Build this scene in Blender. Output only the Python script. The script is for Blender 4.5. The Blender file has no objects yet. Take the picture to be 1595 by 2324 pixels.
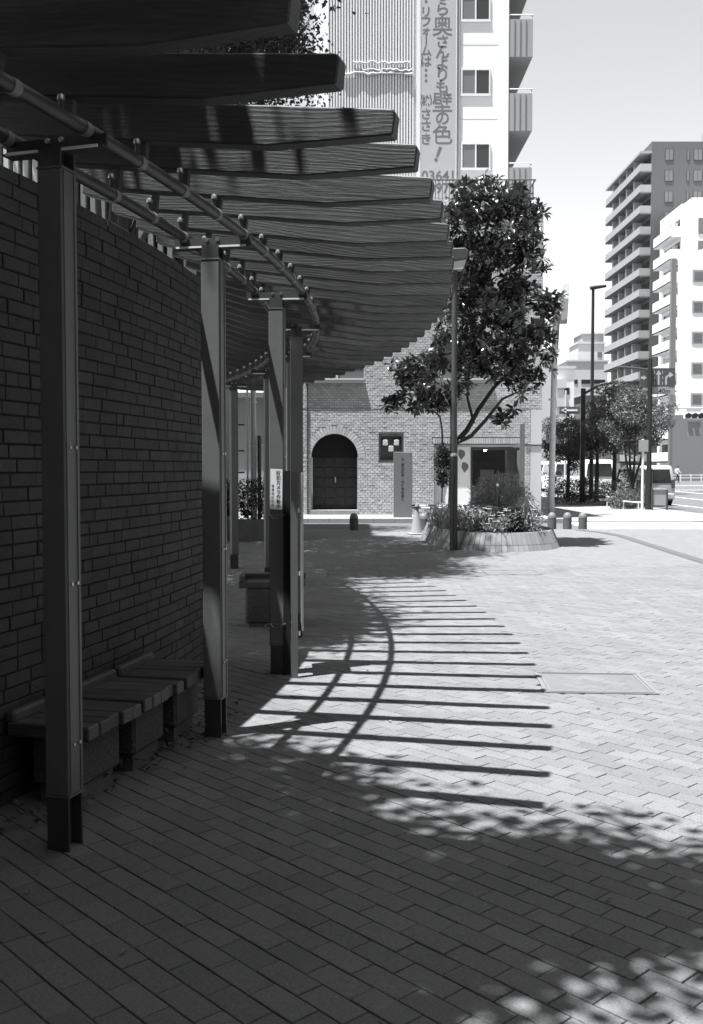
import bpy, bmesh, math, random
from mathutils import Vector, Matrix, Quaternion
R = math.radians
S = bpy.context.scene
COL = S.collection
# ------------------------------------------------------------------ camera
HOR, FPX, EYE = 1062.0, 2258.5, 1.5
PITCH = math.atan((1161.5 - HOR) / FPX)
cam = bpy.data.cameras.new('camera'); camo = bpy.data.objects.new('camera', cam); COL.objects.link(camo)
cam.sensor_fit = 'VERTICAL'; cam.sensor_height = 36.0; cam.lens = 35.0
cam.clip_start = 0.05; cam.clip_end = 3000
cam.dof.use_dof = True; cam.dof.focus_distance = 7.5; cam.dof.aperture_fstop = 9.0
camo.location = (0, 0, EYE); camo.rotation_euler = (math.pi / 2 - PITCH, 0, 0)
S.camera = camo
# ------------------------------------------------------------------ sky and sun
SUNV = Vector((0.235, 0.13, -1.0)).normalized()          # the way the light travels
w = bpy.data.worlds.new('World'); S.world = w; w.use_nodes = True
nt = w.node_tree; bg = nt.nodes['Background']
sky = nt.nodes.new('ShaderNodeTexSky'); sky.sky_type = 'NISHITA'; sky.sun_disc = False
sky.sun_elevation = math.asin(-SUNV.z); sky.sun_rotation = math.atan2(-SUNV.x, -SUNV.y)
sky.air_density = 3.0; sky.dust_density = 0.0; sky.ozone_density = 1.0
bw = nt.nodes.new('ShaderNodeSeparateColor'); nt.links.new(sky.outputs[0], bw.inputs[0])   # as on red-filtered black and white film
tint = nt.nodes.new('ShaderNodeMix'); tint.data_type = 'RGBA'; tint.blend_type = 'MULTIPLY'; tint.inputs[0].default_value = 1
tint.inputs[7].default_value = (0.965, 0.98, 1.0, 1)
nt.links.new(bw.outputs[0], tint.inputs[6]); nt.links.new(tint.outputs[2], bg.inputs[0])
bg.inputs[1].default_value = 0.070
sun = bpy.data.lights.new('sun', 'SUN'); suno = bpy.data.objects.new('sun', sun); COL.objects.link(suno)
sun.energy = 5.0; sun.angle = R(0.53); sun.color = (0.97, 0.985, 1.0)
suno.rotation_euler = SUNV.to_track_quat('-Z', 'Y').to_euler(); suno.location = (-10, -5, 40)
vs = S.view_settings; vs.view_transform = 'Standard'; vs.look = 'None'; vs.gamma = 1.0; vs.exposure = 1.52
vs.use_curve_mapping = False
S.cycles.max_bounces = 6; S.cycles.diffuse_bounces = 2; S.cycles.transparent_max_bounces = 6
rnd = random.Random(7)
# ------------------------------------------------------------------ helpers
CP, SP = math.cos(PITCH), math.sin(PITCH)
def ray(x, y):
    u = (x - 797.5) / FPX; v = (1161.5 - y) / FPX
    return Vector((u, CP + v * SP, -SP + v * CP))
def G(x, y, z=0.0):
    d = ray(x, y); t = (z - EYE) / d.z; return Vector((d.x * t, d.y * t, z))
def A(x, y, Y):
    d = ray(x, y); t = Y / d.y; return Vector((d.x * t, Y, EYE + d.z * t))
def proj(p):
    q = Vector(p) - Vector((0, 0, EYE)); f = q.y * CP - q.z * SP; up = q.y * SP + q.z * CP
    if f < .05: return (-9999, -9999)
    return (797.5 + FPX * q.x / f, 1161.5 - FPX * up / f)
# --- materials: greys only, the photograph is black and white
def nodes(m):
    m.use_nodes = True; return m.node_tree, m.node_tree.nodes, m.node_tree.links
def math_n(t, op, a, b=None):
    n = t.nodes.new('ShaderNodeMath'); n.operation = op
    for i, v in enumerate((a, b)):
        if v is None: continue
        if isinstance(v, (int, float)): n.inputs[i].default_value = v
        else: t.links.new(v, n.inputs[i])
    return n.outputs[0]
def coords(t):
    tc = t.nodes.new('ShaderNodeTexCoord'); oi = t.nodes.new('ShaderNodeObjectInfo'); geo = t.nodes.new('ShaderNodeNewGeometry')
    k = math_n(t, 'MULTIPLY', oi.outputs['Random'], 37.0)
    cb = t.nodes.new('ShaderNodeCombineXYZ')
    for i in range(3): t.links.new(k, cb.inputs[i])
    ad = t.nodes.new('ShaderNodeVectorMath'); ad.operation = 'ADD'
    t.links.new(tc.outputs['Object'], ad.inputs[0]); t.links.new(cb.outputs[0], ad.inputs[1])
    r = math_n(t, 'FRACT', math_n(t, 'ADD', oi.outputs['Random'], geo.outputs['Random Per Island']))
    return ad.outputs[0], r
def noise(t, vec, scale, detail=3.0, rough=.55):
    n = t.nodes.new('ShaderNodeTexNoise'); n.inputs['Scale'].default_value = scale; n.inputs['Detail'].default_value = detail
    n.inputs['Roughness'].default_value = rough; t.links.new(vec, n.inputs['Vector']); return n.outputs[0]
def M(name, col, rough=.7, var=.0, scale=6., isl=.0, fine=.0, fscale=90., bump=.0, bscale=80., metal=.0, spec=.5, trans=.0, coat=0., stain=.0, sscale=.8, spots=.0):
    m = bpy.data.materials.new(name); t, N, L = nodes(m); b = N['Principled BSDF']
    b.inputs['Roughness'].default_value = rough; b.inputs['Metallic'].default_value = metal
    b.inputs['Specular IOR Level'].default_value = spec
    if coat: b.inputs['Coat Weight'].default_value = coat
    vec, r = coords(t)
    v = None
    def mul(v, x): return x if v is None else math_n(t, 'MULTIPLY', v, x)
    if var:
        x = math_n(t, 'MULTIPLY_ADD', math_n(t, 'SUBTRACT', noise(t, vec, scale), .5), 3.0 * var); x.node.inputs[2].default_value = 1.0; v = mul(v, x)
    if stain:
        gp_ = t.nodes.new('ShaderNodeNewGeometry'); x = math_n(t, 'MULTIPLY_ADD', math_n(t, 'SUBTRACT', noise(t, gp_.outputs['Position'], sscale, 5.0, .65), .5), 3.0 * stain); x.node.inputs[2].default_value = 1.0; v = mul(v, x)
    if spots:                                            # old gum and oil spots
        g2 = t.nodes.new('ShaderNodeNewGeometry'); vo = t.nodes.new('ShaderNodeTexVoronoi'); vo.inputs['Scale'].default_value = 3.1; L.new(g2.outputs['Position'], vo.inputs['Vector'])
        sc_ = t.nodes.new('ShaderNodeSeparateColor'); L.new(vo.outputs['Color'], sc_.inputs[0])
        hit = math_n(t, 'LESS_THAN', math_n(t, 'ADD', vo.outputs['Distance'], math_n(t, 'MULTIPLY', noise(t, g2.outputs['Position'], 40), .05)), math_n(t, 'MULTIPLY', math_n(t, 'MAXIMUM', math_n(t, 'SUBTRACT', sc_.outputs[0], .55), 0.0), .24))
        x = math_n(t, 'MULTIPLY_ADD', hit, -spots); x.node.inputs[2].default_value = 1.0; v = mul(v, x)
    if isl:
        x = math_n(t, 'MULTIPLY_ADD', math_n(t, 'SUBTRACT', r, .5), 2.0 * isl); x.node.inputs[2].default_value = 1.0; v = mul(v, x)
    if fine:
        x = math_n(t, 'MULTIPLY_ADD', math_n(t, 'SUBTRACT', noise(t, vec, fscale, 2.0, .7), .5), 3.0 * fine); x.node.inputs[2].default_value = 1.0; v = mul(v, x)
    if v is None: b.inputs['Base Color'].default_value = (col, col, col, 1)
    else:
        v = math_n(t, 'MAXIMUM', math_n(t, 'MULTIPLY', v, col), .004); L.new(v, b.inputs['Base Color'])
    if bump:
        bn = N.new('ShaderNodeBump'); bn.inputs['Strength'].default_value = bump; bn.inputs['Distance'].default_value = .01
        L.new(noise(t, vec, bscale, 3.0), bn.inputs['Height']); L.new(bn.outputs[0], b.inputs['Normal'])
    if trans:
        tr = N.new('ShaderNodeBsdfTranslucent'); mx = N.new('ShaderNodeMixShader'); mx.inputs[0].default_value = trans
        c = col * 1.3; tr.inputs[0].default_value = (c, c, c, 1)
        L.new(b.outputs[0], mx.inputs[1]); L.new(tr.outputs[0], mx.inputs[2]); L.new(mx.outputs[0], N['Material Output'].inputs[0])
    return m
def wood(name, dark, light, rough=.55):
    m = bpy.data.materials.new(name); t, N, L = nodes(m); b = N['Principled BSDF']
    vec, r = coords(t)
    mp = N.new('ShaderNodeMapping'); mp.inputs['Scale'].default_value = (.45, 2.2, 2.2); L.new(vec, mp.inputs[0])
    lo = noise(t, mp.outputs[0], 1.6, 2.0, .5)
    sep = N.new('ShaderNodeSeparateXYZ'); L.new(vec, sep.inputs[0])
    h = math_n(t, 'ADD', math_n(t, 'MULTIPLY', sep.outputs[2], 9.0), math_n(t, 'MULTIPLY', sep.outputs[1], 5.0))
    ph = math_n(t, 'MULTIPLY', math_n(t, 'ADD', h, math_n(t, 'MULTIPLY', lo, 2.4)), 36.0)
    rings = math_n(t, 'MULTIPLY_ADD', math_n(t, 'SINE', ph), .5); rings.node.inputs[2].default_value = .5
    rings = math_n(t, 'POWER', rings, 1.7)
    mp2 = N.new('ShaderNodeMapping'); mp2.inputs['Scale'].default_value = (3.0, 60.0, 60.0); L.new(vec, mp2.inputs[0])
    st = noise(t, mp2.outputs[0], 2.5, 4.0, .7)
    mp3 = N.new('ShaderNodeMapping'); mp3.inputs['Scale'].default_value = (1.2, 5, 5); L.new(vec, mp3.inputs[0])
    bl = noise(t, mp3.outputs[0], 1.3, 2.0)
    k = math_n(t, 'MULTIPLY', math_n(t, 'ADD', math_n(t, 'MULTIPLY', rings, .11), math_n(t, 'MULTIPLY', st, .80)), math_n(t, 'MULTIPLY', bl, 2.0))
    k = math_n(t, 'MULTIPLY', k, math_n(t, 'MULTIPLY_ADD', r, .5)); k.node.inputs[1].links[0].from_node.inputs[2].default_value = .7
    v = math_n(t, 'MULTIPLY_ADD', k, light - dark); v.node.inputs[2].default_value = dark
    L.new(v, b.inputs['Base Color']); b.inputs['Roughness'].default_value = rough
    bn = N.new('ShaderNodeBump'); bn.inputs['Strength'].default_value = .5; bn.inputs['Distance'].default_value = .004
    L.new(math_n(t, 'ADD', math_n(t, 'MULTIPLY', rings, .2), st), bn.inputs['Height']); L.new(bn.outputs[0], b.inputs['Normal'])
    return m
def glass(name, col=.02, rough=.04):
    m = bpy.data.materials.new(name); t, N, L = nodes(m); b = N['Principled BSDF']
    b.inputs['Base Color'].default_value = (col, col, col, 1); b.inputs['Roughness'].default_value = rough; b.inputs['Specular IOR Level'].default_value = .8
    return m
def clear_glass(name):
    m = bpy.data.materials.new(name); t, N, L = nodes(m); N.remove(N['Principled BSDF'])
    g = N.new('ShaderNodeBsdfGlossy'); g.inputs['Roughness'].default_value = .03
    tr = N.new('ShaderNodeBsdfTransparent'); tr.inputs[0].default_value = (.8, .8, .8, 1)
    fr = N.new('ShaderNodeFresnel'); fr.inputs[0].default_value = 1.5; mx = N.new('ShaderNodeMixShader')
    L.new(fr.outputs[0], mx.inputs[0]); L.new(tr.outputs[0], mx.inputs[1]); L.new(g.outputs[0], mx.inputs[2]); L.new(mx.outputs[0], N['Material Output'].inputs[0])
    return m
MT = dict(
    paver=M('paver', .138, .85, stain=.22, sscale=.9, spots=.35, isl=.12, fine=.42, fscale=120, bump=.35, bscale=260),
    paverfar=M('paver_far', .125, .85, var=.12, scale=.8, fine=.15, fscale=60),
    sand=M('joint_sand', .055, .95, var=.3, scale=20),
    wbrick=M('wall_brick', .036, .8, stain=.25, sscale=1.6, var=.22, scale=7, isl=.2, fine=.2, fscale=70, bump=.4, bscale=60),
    mortar=M('dark_mortar', .010, .95),
    wood=wood('stained_timber', .007, .085),
    benchwood=wood('bench_timber', .02, .12, .6),
    steel=M('painted_steel', .125, .5, stain=.16, sscale=3, var=.06, scale=4, fine=.06, fscale=60, bump=.05, bscale=150),
    steel2=M('dark_painted_steel', .045, .45, var=.15, scale=9),
    pipe=M('weathered_pipe', .03, .5, var=.45, scale=14),
    bright=M('galvanised_bolt', .55, .3, metal=.9),
    aggregate=M('exposed_aggregate', .07, .85, var=.1, scale=5, fine=.75, fscale=75, bump=.9, bscale=80),
    concrete=M('concrete', .26, .85, var=.15, scale=4, fine=.12, fscale=80, bump=.15, bscale=60),
    darkconcrete=M('stained_concrete', .10, .9, var=.3, scale=5),
    asphalt=M('asphalt', .10, .9, var=.12, scale=.7, fine=.25, fscale=60),
    paleconc=M('pale_pavement', .23, .9, var=.1, scale=.9, fine=.1, fscale=30),
    paint=M('road_paint', .7, .7, var=.08, scale=3),
    white=M('white_render', .84, .8, var=.04, scale=.5),
    white2=M('white_metal', .75, .45),
    offwhite=M('off_white_panel', .74, .8, var=.05, scale=.4),
    fbrick=M('facade_brick', .45, .85, var=.08, scale=2, isl=.17, fine=.1, fscale=30),
    fmortar=M('facade_mortar', .24, .95),
    greywall=M('grey_render', .17, .85, var=.05, scale=.4),
    midgrey=M('mid_grey_panel', .32, .8, var=.04, scale=.6),
    palegrey=M('pale_grey_render', .5, .85, var=.05, scale=.3),
    darkgrey=M('dark_grey_metal', .06, .5, var=.1, scale=5),
    black=M('black_opening', .012, .9),
    wood2=wood('door_timber', .012, .05, .6),
    glassd=glass('window_glass', .03), glassl=glass('curtained_glass', .16, .08), shopglass=clear_glass('shop_glass'),
    sign=M('banner_cloth', .42, .8, var=.03, scale=2),
    signink=M('banner_ink', .14, .8),
    ink=M('black_print', .02, .7), paper=M('white_sticker', .78, .6, var=.04, scale=30),
    monolith=M('brushed_stone', .17, .6, var=.05, scale=8, fine=.1, fscale=120),
    cone=M('cone_plastic', .30, .5), planterb=M('planter_brick', .20, .85, var=.1, scale=8, isl=.14, fine=.15, fscale=60),
    soil=M('soil', .04, .95, var=.4, scale=12),
    bollard=M('bollard_stone', .10, .7, var=.1, scale=9, fine=.15, fscale=70),
    lamp=M('lamp_paint', .03, .4), lampl=M('lamp_paint_light', .065, .4, var=.05), lens=M('lamp_lens', .6, .2),
    silver=M('galvanised_steel', .55, .5, var=.08, scale=6),
    leafg=M('magnolia_leaf', .055, .2, isl=.5, spec=.7, trans=.12), leafb=M('magnolia_leaf_underside', .07, .6),
    leaf=M('tree_leaf', .045, .45, isl=.4, trans=.12), leaf2=M('street_tree_leaf', .11, .5, isl=.45, trans=.25),
    leafp=M('pale_plant_leaf', .38, .55, isl=.4, trans=.25), leafs=M('shrub_leaf', .19, .5, isl=.5, trans=.25), leafd=M('dark_shrub_leaf', .035, .5, isl=.5, trans=.15),
    petal=M('white_petal', .75, .6), bark=M('bark', .05, .9, var=.3, scale=14, bump=.5, bscale=30),
    car=M('silver_car_paint', .5, .35, metal=.3, coat=.6), carw=M('white_car_paint', .75, .3, coat=.6), tyre=M('tyre', .02, .8), chrome=M('wheel_alloy', .5, .3, metal=.8),
    lampr=M('tail_lamp', .08, .2), signd=M('road_sign_panel', .09, .4), skin=M('skin', .35, .6), cloth=M('white_cloth', .7, .8), trouser=M('dark_trousers', .02, .8), hair=M('hair', .015, .5),
)
# --- mesh builder
class MB:
    def __init__(s): s.v = []; s.f = []
    def add(s, vs_, fs_):
        o = len(s.v); s.v += [tuple(v) for v in vs_]; s.f += [tuple(i + o for i in f) for f in fs_]; return s
    def box(s, c, size, rot=None, top=1.0):
        hx, hy, hz = (q / 2 for q in size); c = Vector(c)
        vs_ = [Vector((x * hx * k, y * hy * k, z * hz)) for z, k in ((-1, 1), (1, top)) for x, y in ((-1, -1), (1, -1), (1, 1), (-1, 1))]
        if rot is not None:
            if isinstance(rot, (int, float)): rot = Matrix.Rotation(rot, 3, 'Z')
            vs_ = [rot @ v for v in vs_]
        return s.add([v + c for v in vs_], [(3, 2, 1, 0), (4, 5, 6, 7), (0, 1, 5, 4), (1, 2, 6, 5), (2, 3, 7, 6), (3, 0, 4, 7)])
    def span(s, x0, x1, y0, y1, z0, z1):
        return s.box(((x0 + x1) / 2, (y0 + y1) / 2, (z0 + z1) / 2), (abs(x1 - x0), abs(y1 - y0), abs(z1 - z0)))
    def tube(s, pts, rad, n=8, cap=True):
        pts = [Vector(p) for p in pts]; rs = rad if isinstance(rad, (list, tuple)) else [rad] * len(pts)
        o = len(s.v); up = None
        for i, p in enumerate(pts):
            d = (pts[min(i + 1, len(pts) - 1)] - pts[max(i - 1, 0)]).normalized()
            if up is None:
                up = Vector((0, 0, 1)) if abs(d.z) < .9 else Vector((1, 0, 0))
            a = d.cross(up).normalized(); b = a.cross(d).normalized(); up = b
            for k in range(n):
                q = 2 * math.pi * k / n; s.v.append(tuple(p + (a * math.cos(q) + b * math.sin(q)) * rs[i]))
        for i in range(len(pts) - 1):
            for k in range(n):
                k2 = (k + 1) % n; s.f.append((o + i * n + k, o + i * n + k2, o + (i + 1) * n + k2, o + (i + 1) * n + k))
        if cap:
            s.f.append(tuple(o + k for k in range(n))[::-1]); e = o + (len(pts) - 1) * n; s.f.append(tuple(e + k for k in range(n)))
        return s
    def lathe(s, prof, c=(0, 0, 0), n=20, cap=True):
        o = len(s.v); c = Vector(c)
        for r, z in prof:
            for k in range(n):
                q = 2 * math.pi * k / n; s.v.append((c.x + r * math.cos(q), c.y + r * math.sin(q), c.z + z))
        for i in range(len(prof) - 1):
            for k in range(n):
                k2 = (k + 1) % n; s.f.append((o + i * n + k, o + i * n + k2, o + (i + 1) * n + k2, o + (i + 1) * n + k))
        if cap:
            s.f.append(tuple(o + k for k in range(n))[::-1]); e = o + (len(prof) - 1) * n; s.f.append(tuple(e + k for k in range(n)))
        return s
    def prism(s, poly, fn0, fn1):
        """poly of 2-D points, fn0/fn1 map a point to the two end faces"""
        n = len(poly); a = [fn0(*p) for p in poly]; b = [fn1(*p) for p in poly]
        return s.add(a + b, [tuple(range(n))[::-1], tuple(range(n, 2 * n))] + [(i, (i + 1) % n, n + (i + 1) % n, n + i) for i in range(n)])
    def build(s, name, mat, parent=None, smooth=False, kind=None, bevel=0.0, fix=True):
        off = Vector((0, 0, 0)); q = parent
        while q is not None: off += q.location; q = q.parent
        me = bpy.data.meshes.new(name)
        me.from_pydata([(v[0] - off.x, v[1] - off.y, v[2] - off.z) for v in s.v], [], s.f)
        if bevel or fix:
            bm = bmesh.new(); bm.from_mesh(me)
            if fix and len(s.f) < 60000: bmesh.ops.recalc_face_normals(bm, faces=bm.faces)
            if bevel: bmesh.ops.bevel(bm, geom=[e for e in bm.edges if len(e.link_faces) == 2 and e.calc_face_angle(0) > .5], offset=bevel, segments=1, affect='EDGES', profile=.5)
            bm.to_mesh(me); bm.free()
        if smooth:
            me.polygons.foreach_set('use_smooth', [True] * len(me.polygons))
            me.set_sharp_from_angle(angle=R(40))
        me.materials.append(MT[mat] if isinstance(mat, str) else mat)
        o = bpy.data.objects.new(name, me); COL.objects.link(o); o.parent = parent
        if kind: o['kind'] = kind
        return o
def box(name, mat, parent, c, size, rot=None, bevel=0.0, **k): return MB().box(c, size, rot).build(name, mat, parent, bevel=bevel, **k)
def tag(o, label, cat, group=None):
    o['label'] = label; o['category'] = cat
    if group: o['group'] = group
    return o
def thing(name, label, cat, loc=(0, 0, 0), group=None):
    o = bpy.data.objects.new(name, None); COL.objects.link(o); o.location = loc; o.empty_display_size = .2
    return tag(o, label, cat, group)
def obj(name, me, parent=None, loc=(0, 0, 0), rz=0.0):
    o = bpy.data.objects.new(name, me); COL.objects.link(o); o.parent = parent; o.location = loc; o.rotation_euler[2] = rz; return o
def copy_tree(src, parent=None):
    c = src.copy(); COL.objects.link(c); c.parent = parent
    for ch in list(src.children): copy_tree(ch, c)
    return c
def structure(o): o['kind'] = 'structure'; return o
# --- lettering (Blender's own built-in font)
def glyph(parent, mat, ch, size, bold, fn, sx=1.0):
    mb = MB()
    cu = bpy.data.curves.new('g', 'FONT'); cu.body = ch; cu.size = size; cu.offset = bold; cu.align_x = 'CENTER'; cu.resolution_u = 3
    o = bpy.data.objects.new('g', cu); COL.objects.link(o)
    bpy.context.view_layer.update()
    me = bpy.data.meshes.new_from_object(o.evaluated_get(bpy.context.evaluated_depsgraph_get()))
    mb.add([fn(v.co.x * sx, v.co.y - .36 * size) for v in me.vertices], [tuple(p.vertices) for p in me.polygons])
    bpy.data.objects.remove(o); bpy.data.curves.remove(cu); bpy.data.meshes.remove(me)
    return mb.build('character', mat, parent, fix=False)
# ================================================================== ground
def sheet(name, mat, pts, z, parent=None):
    o = MB().add([(x, y, z) for x, y in pts], [tuple(range(len(pts)))]).build(name, mat, parent); return structure(o)
sheet('ground', 'asphalt', [(-900, -300), (900, -300), (900, 1500), (-900, 1500)], -.16)
ROADX = 11.7
plaza = structure(MB().span(-14, ROADX - .15, -6, 24.45, -.15, -.012).build('plaza_paving', 'sand'))
PA, PL, PW = R(-47.5), .195, .0975
ca, sa = math.cos(PA), math.sin(PA)
def drain_x(y): return 5.98 + (5.62 - 5.98) * (22.4 - y) / 7.0
hx, hy, hr = 1.69, 6.89, R(-4.0)                        # the hatch cover in the paving
def in_hatch(x, y, m=0.0):
    dx, dy = x - hx, y - hy; u = dx * math.cos(hr) + dy * math.sin(hr); v = -dx * math.sin(hr) + dy * math.cos(hr)
    return abs(u) < .375 + m and abs(v) < .335 + m
def paver_shape(l, w_, h=.03, b=.002):
    x, y = l / 2, w_ / 2; t = [(-x + b, -y + b, 0), (x - b, -y + b, 0), (x - b, y - b, 0), (-x + b, y - b, 0)]
    m = [(-x, -y, -b), (x, -y, -b), (x, y, -b), (-x, y, -b)]; lo = [(-x, -y, -h), (x, -y, -h), (x, y, -h), (-x, y, -h)]
    f = [(0, 1, 2, 3)] + [(4 + i, 4 + (i + 1) % 4, (i + 1) % 4, i) for i in range(4)] + [(8 + i, 8 + (i + 1) % 4, 4 + (i + 1) % 4, 4 + i) for i in range(4)]
    return t + m + lo, f
PV, PF = paver_shape(PL - .0045, PW - .0045)
slots = []
FARP = 15.5
for j in range(-190, 190):
    for i in range(-95, 95):
        u = (i + (.5 if j % 2 else 0) + .06 * math.sin(j * 1.7)) * PL; v = j * PW
        x = u * ca - v * sa; y = u * sa + v * ca + 7.0
        if y < 1.3 or y > FARP: continue
        if abs(x) > .40 * y + .35: continue
        if x < -3.4 or in_hatch(x, y, -.06) or abs(x - drain_x(y)) < .02: continue
        slots.append((x, y))
def screen_size(s):
    px, py = proj((s[0], s[1], 0))
    return (-1e9 if not (40 < px < 1555 and py < 2310) else 0) - s[1]
slots.sort(key=screen_size, reverse=True)
pme = bpy.data.meshes.new('paver'); pme.from_pydata(PV, [], PF); pme.materials.append(MT['paver'])
def jit(): return (rnd.uniform(-.0015, .0015), rnd.uniform(-.004, .004), rnd.uniform(-.004, .004), rnd.uniform(-.01, .01))
big = MB()
for n, (x, y) in enumerate(slots):
    dz, rx, ry, rz = jit()
    if n < 300:
        o = obj('paver', pme, plaza, (x, y, dz), PA + rz); o.rotation_euler[0] = rx; o.rotation_euler[1] = ry
    else:
        m = Matrix.Rotation(PA + rz, 3, 'Z') @ Matrix.Rotation(rx, 3, 'X') @ Matrix.Rotation(ry, 3, 'Y')
        big.add([m @ Vector(p) + Vector((x, y, dz)) for p in PV], PF)
big.build('paver_field', 'paver', plaza, kind='stuff', fix=False)
far = MB()
for x0, x1 in ((-14, ROADX - .23),): far.add([(x0, FARP - .05, -.002), (x1 + .0, FARP - .05, -.002), (x1 + .08 * (x0 < 0), 24.45, -.002), (x0, 24.45, -.002)], [(0, 1, 2, 3)])
for x0, x1 in ((-14, -3.4), (6.1, ROADX - .15)): far.add([(x0, -6, -.003), (x1, -6, -.003), (x1, FARP - .05, -.003), (x0, FARP - .05, -.003)], [(0, 1, 2, 3)])
# brick pattern for the far part of the plaza
def far_paving():
    m = M('paver_far_bond', .29, .85); t, N, L = nodes(m); b = N['Principled BSDF']
    tc = N.new('ShaderNodeTexCoord'); mp = N.new('ShaderNodeMapping'); mp.inputs['Rotation'].default_value = (0, 0, -PA); L.new(tc.outputs['Object'], mp.inputs[0])
    br = N.new('ShaderNodeTexBrick'); br.inputs['Scale'].default_value = 1.0; br.inputs['Brick Width'].default_value = PL; br.inputs['Row Height'].default_value = PW
    br.inputs['Mortar Size'].default_value = .004; br.inputs['Color1'].default_value = (.135, .135, .135, 1); br.inputs['Color2'].default_value = (.165, .165, .165, 1); br.inputs['Mortar'].default_value = (.08, .08, .08, 1)
    L.new(mp.outputs[0], br.inputs[0]); L.new(br.outputs[0], b.inputs['Base Color']); return m
far.build('far_pavers', far_paving(), plaza, kind='stuff', fix=False)
# drain channel across the plaza
pts = [(drain_x(y), y) for y in (-4, 8, 16, 20.5, 22.0)] + [(5.85, 23.2), (5.5, 24.1)]
dm = MB()
for (x0, y0), (x1, y1) in zip(pts, pts[1:]): dm.add([(x0 - .11, y0, .005), (x0 + .11, y0, .005), (x1 + .11, y1, .005), (x1 - .11, y1, .005)], [(0, 1, 2, 3)])
dm.build('drain_channel', M('drain_slab', .08, .8, var=.1, scale=6), plaza, fix=False)
# hatch cover: sunk pavers inside a double steel frame
hc = thing('hatch_cover', 'square access cover filled with pavers, thin steel frame, right of the shadow stripes', 'access cover', (hx, hy, 0))
Mh = Matrix.Rotation(hr, 3, 'Z')
def hpt(u, v, z=0): return Vector((hx, hy, z)) + Mh @ Vector((u, v, 0))
for k, (a, t_) in enumerate(((.365, .012), (.335, .007))):
    b_ = a - .04
    fr = MB()
    for u, v, lu, lv in ((0, b_, 2 * a, t_), (0, -b_, 2 * a, t_), (a, 0, t_, 2 * b_), (-a, 0, t_, 2 * b_)): fr.box(hpt(u, v, .001), (lu + t_, lv + t_ * 0, .012), hr)
    fr.build('frame', M('cover_frame', .15, .7), hc)
MB().box(hpt(0, 0, -.008), (.742, .662, .022), hr).build('bed', M('cover_bed', .12, .9, var=.1), hc)
for j in range(-7, 8):
    for i in range(-4, 5):
        u = (i + (.5 if j % 2 else 0)) * PL; v = j * PW; x = u * ca - v * sa; y = u * sa + v * ca
        if abs(x) < .25 and abs(y) < .215:
            p = hpt(x, y, -.001); obj('paver', pme, hc, (p.x - hx, p.y - hy, .0052), PA + hr + .05)
for n, (x, y, lab) in enumerate(((905, 1250, 'round iron manhole cover in the far tree shade left of the planter'),)):
    p = G(x, y); MB().lathe([(.33, -.01), (.33, .002), (.30, .003), (.1, .003)], (p.x, p.y, 0), 28).build('manhole_cover', 'darkgrey')
    tag(bpy.data.objects['manhole_cover'], lab, 'manhole cover')
for (xa, ya, wd, dp, lab) in ((1160, 1299, .75, .62, 'flat rectangular access cover in sunlit paving before the planter'), (803, 1299, .75, .62, 'flat rectangular access cover inside the far tree shadow')):
    p = G(xa, ya); t = thing('access_cover', lab, 'access cover', (p.x, p.y, 0), 'flat covers in the plaza paving')
    m = MB()
    for u, v, lu, lv in ((0, dp / 2, wd, .03), (0, -dp / 2, wd, .03), (wd / 2, 0, .03, dp), (-wd / 2, 0, .03, dp)): m.box((p.x + u, p.y + v, .001), (lu, lv, .006))
    m.build('frame', 'darkconcrete', t); box('plate', 'paverfar', t, (p.x, p.y, .0), (wd - .03, dp - .03, .004))
# ================================================================== pergola
CX, CY = -16.78, 8.55
def P(r, th, z=0.0): return Vector((CX + r * math.cos(th), CY + r * math.sin(th), z))
def th_at(r, y): return math.asin((y - CY) / r)
RW, RPOST, RIN, ROUT, RTIP = 15.8, 16.295, 16.13, 16.475, 17.56
PB, RI, TILT = 2.988, 15.52, .119                       # planks: underside at the inner end, inner radius, fall towards the plaza
perg = thing('pergola', 'curved timber pergola of radiating dark planks on grey steel posts', 'pergola', P(RPOST, -.0807))
L_ = RTIP - RI
prof = [(0, .06), (.34, 0), (L_ - .52, 0), (L_, .06), (L_, .150), (L_ - .012, .160), (0, .160)]
pm = MB().prism(prof, lambda x, z: (x, -.042, z), lambda x, z: (x, .042, z)).build('plank_proto', 'wood', None, bevel=.006)
plank_me = pm.data; bpy.data.objects.remove(pm)
pin = MB().tube([(0, 0, -.055), (0, 0, .022)], .011, 8); pin.build('pin_proto', 'steel2'); pin_me = bpy.data.objects['pin_proto'].data; bpy.data.objects.remove(bpy.data.objects['pin_proto'])
cp = MB().lathe([(.016, 0), (.016, .010), (.013, .02), (.005, .025)], n=10).build('cap_proto', 'bright', smooth=True); cap_me = cp.data; bpy.data.objects.remove(cp)
spc = MB().box((0, 0, .5), (.03, .03, 1)).build('spacer_proto', 'steel2'); spc_me = spc.data; bpy.data.objects.remove(spc)
DTH = .0263
KS = range(-16, 20)
for k in KS:
    th = .0010 + DTH * k - (.0055 if k <= -11 else 0)
    p = P(RI, th, PB) - perg.location
    o = obj('plank', plank_me, perg, p, th + rnd.uniform(-.004, .004)); o.rotation_euler[1] = TILT + rnd.uniform(-.004, .004)
    if k <= -11: o.scale[0] = .97
    for r in (RIN, ROUT):
        zp = PB - (r - RI) * TILT
        b_ = obj('bolt', pin_me, o, (r - RI, -.062, 2.83 - zp)); b_.rotation_euler[1] = -TILT; obj('bolt_cap', cap_me, b_, (0, 0, .022))
        sp = obj('spacer', spc_me, o, (r - RI, 0, 2.79 - zp)); sp.scale[2] = zp - 2.79 + .004
th0, th1 = .0010 + DTH * KS[0] - .01, .0010 + DTH * KS[-1] + .01
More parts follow.
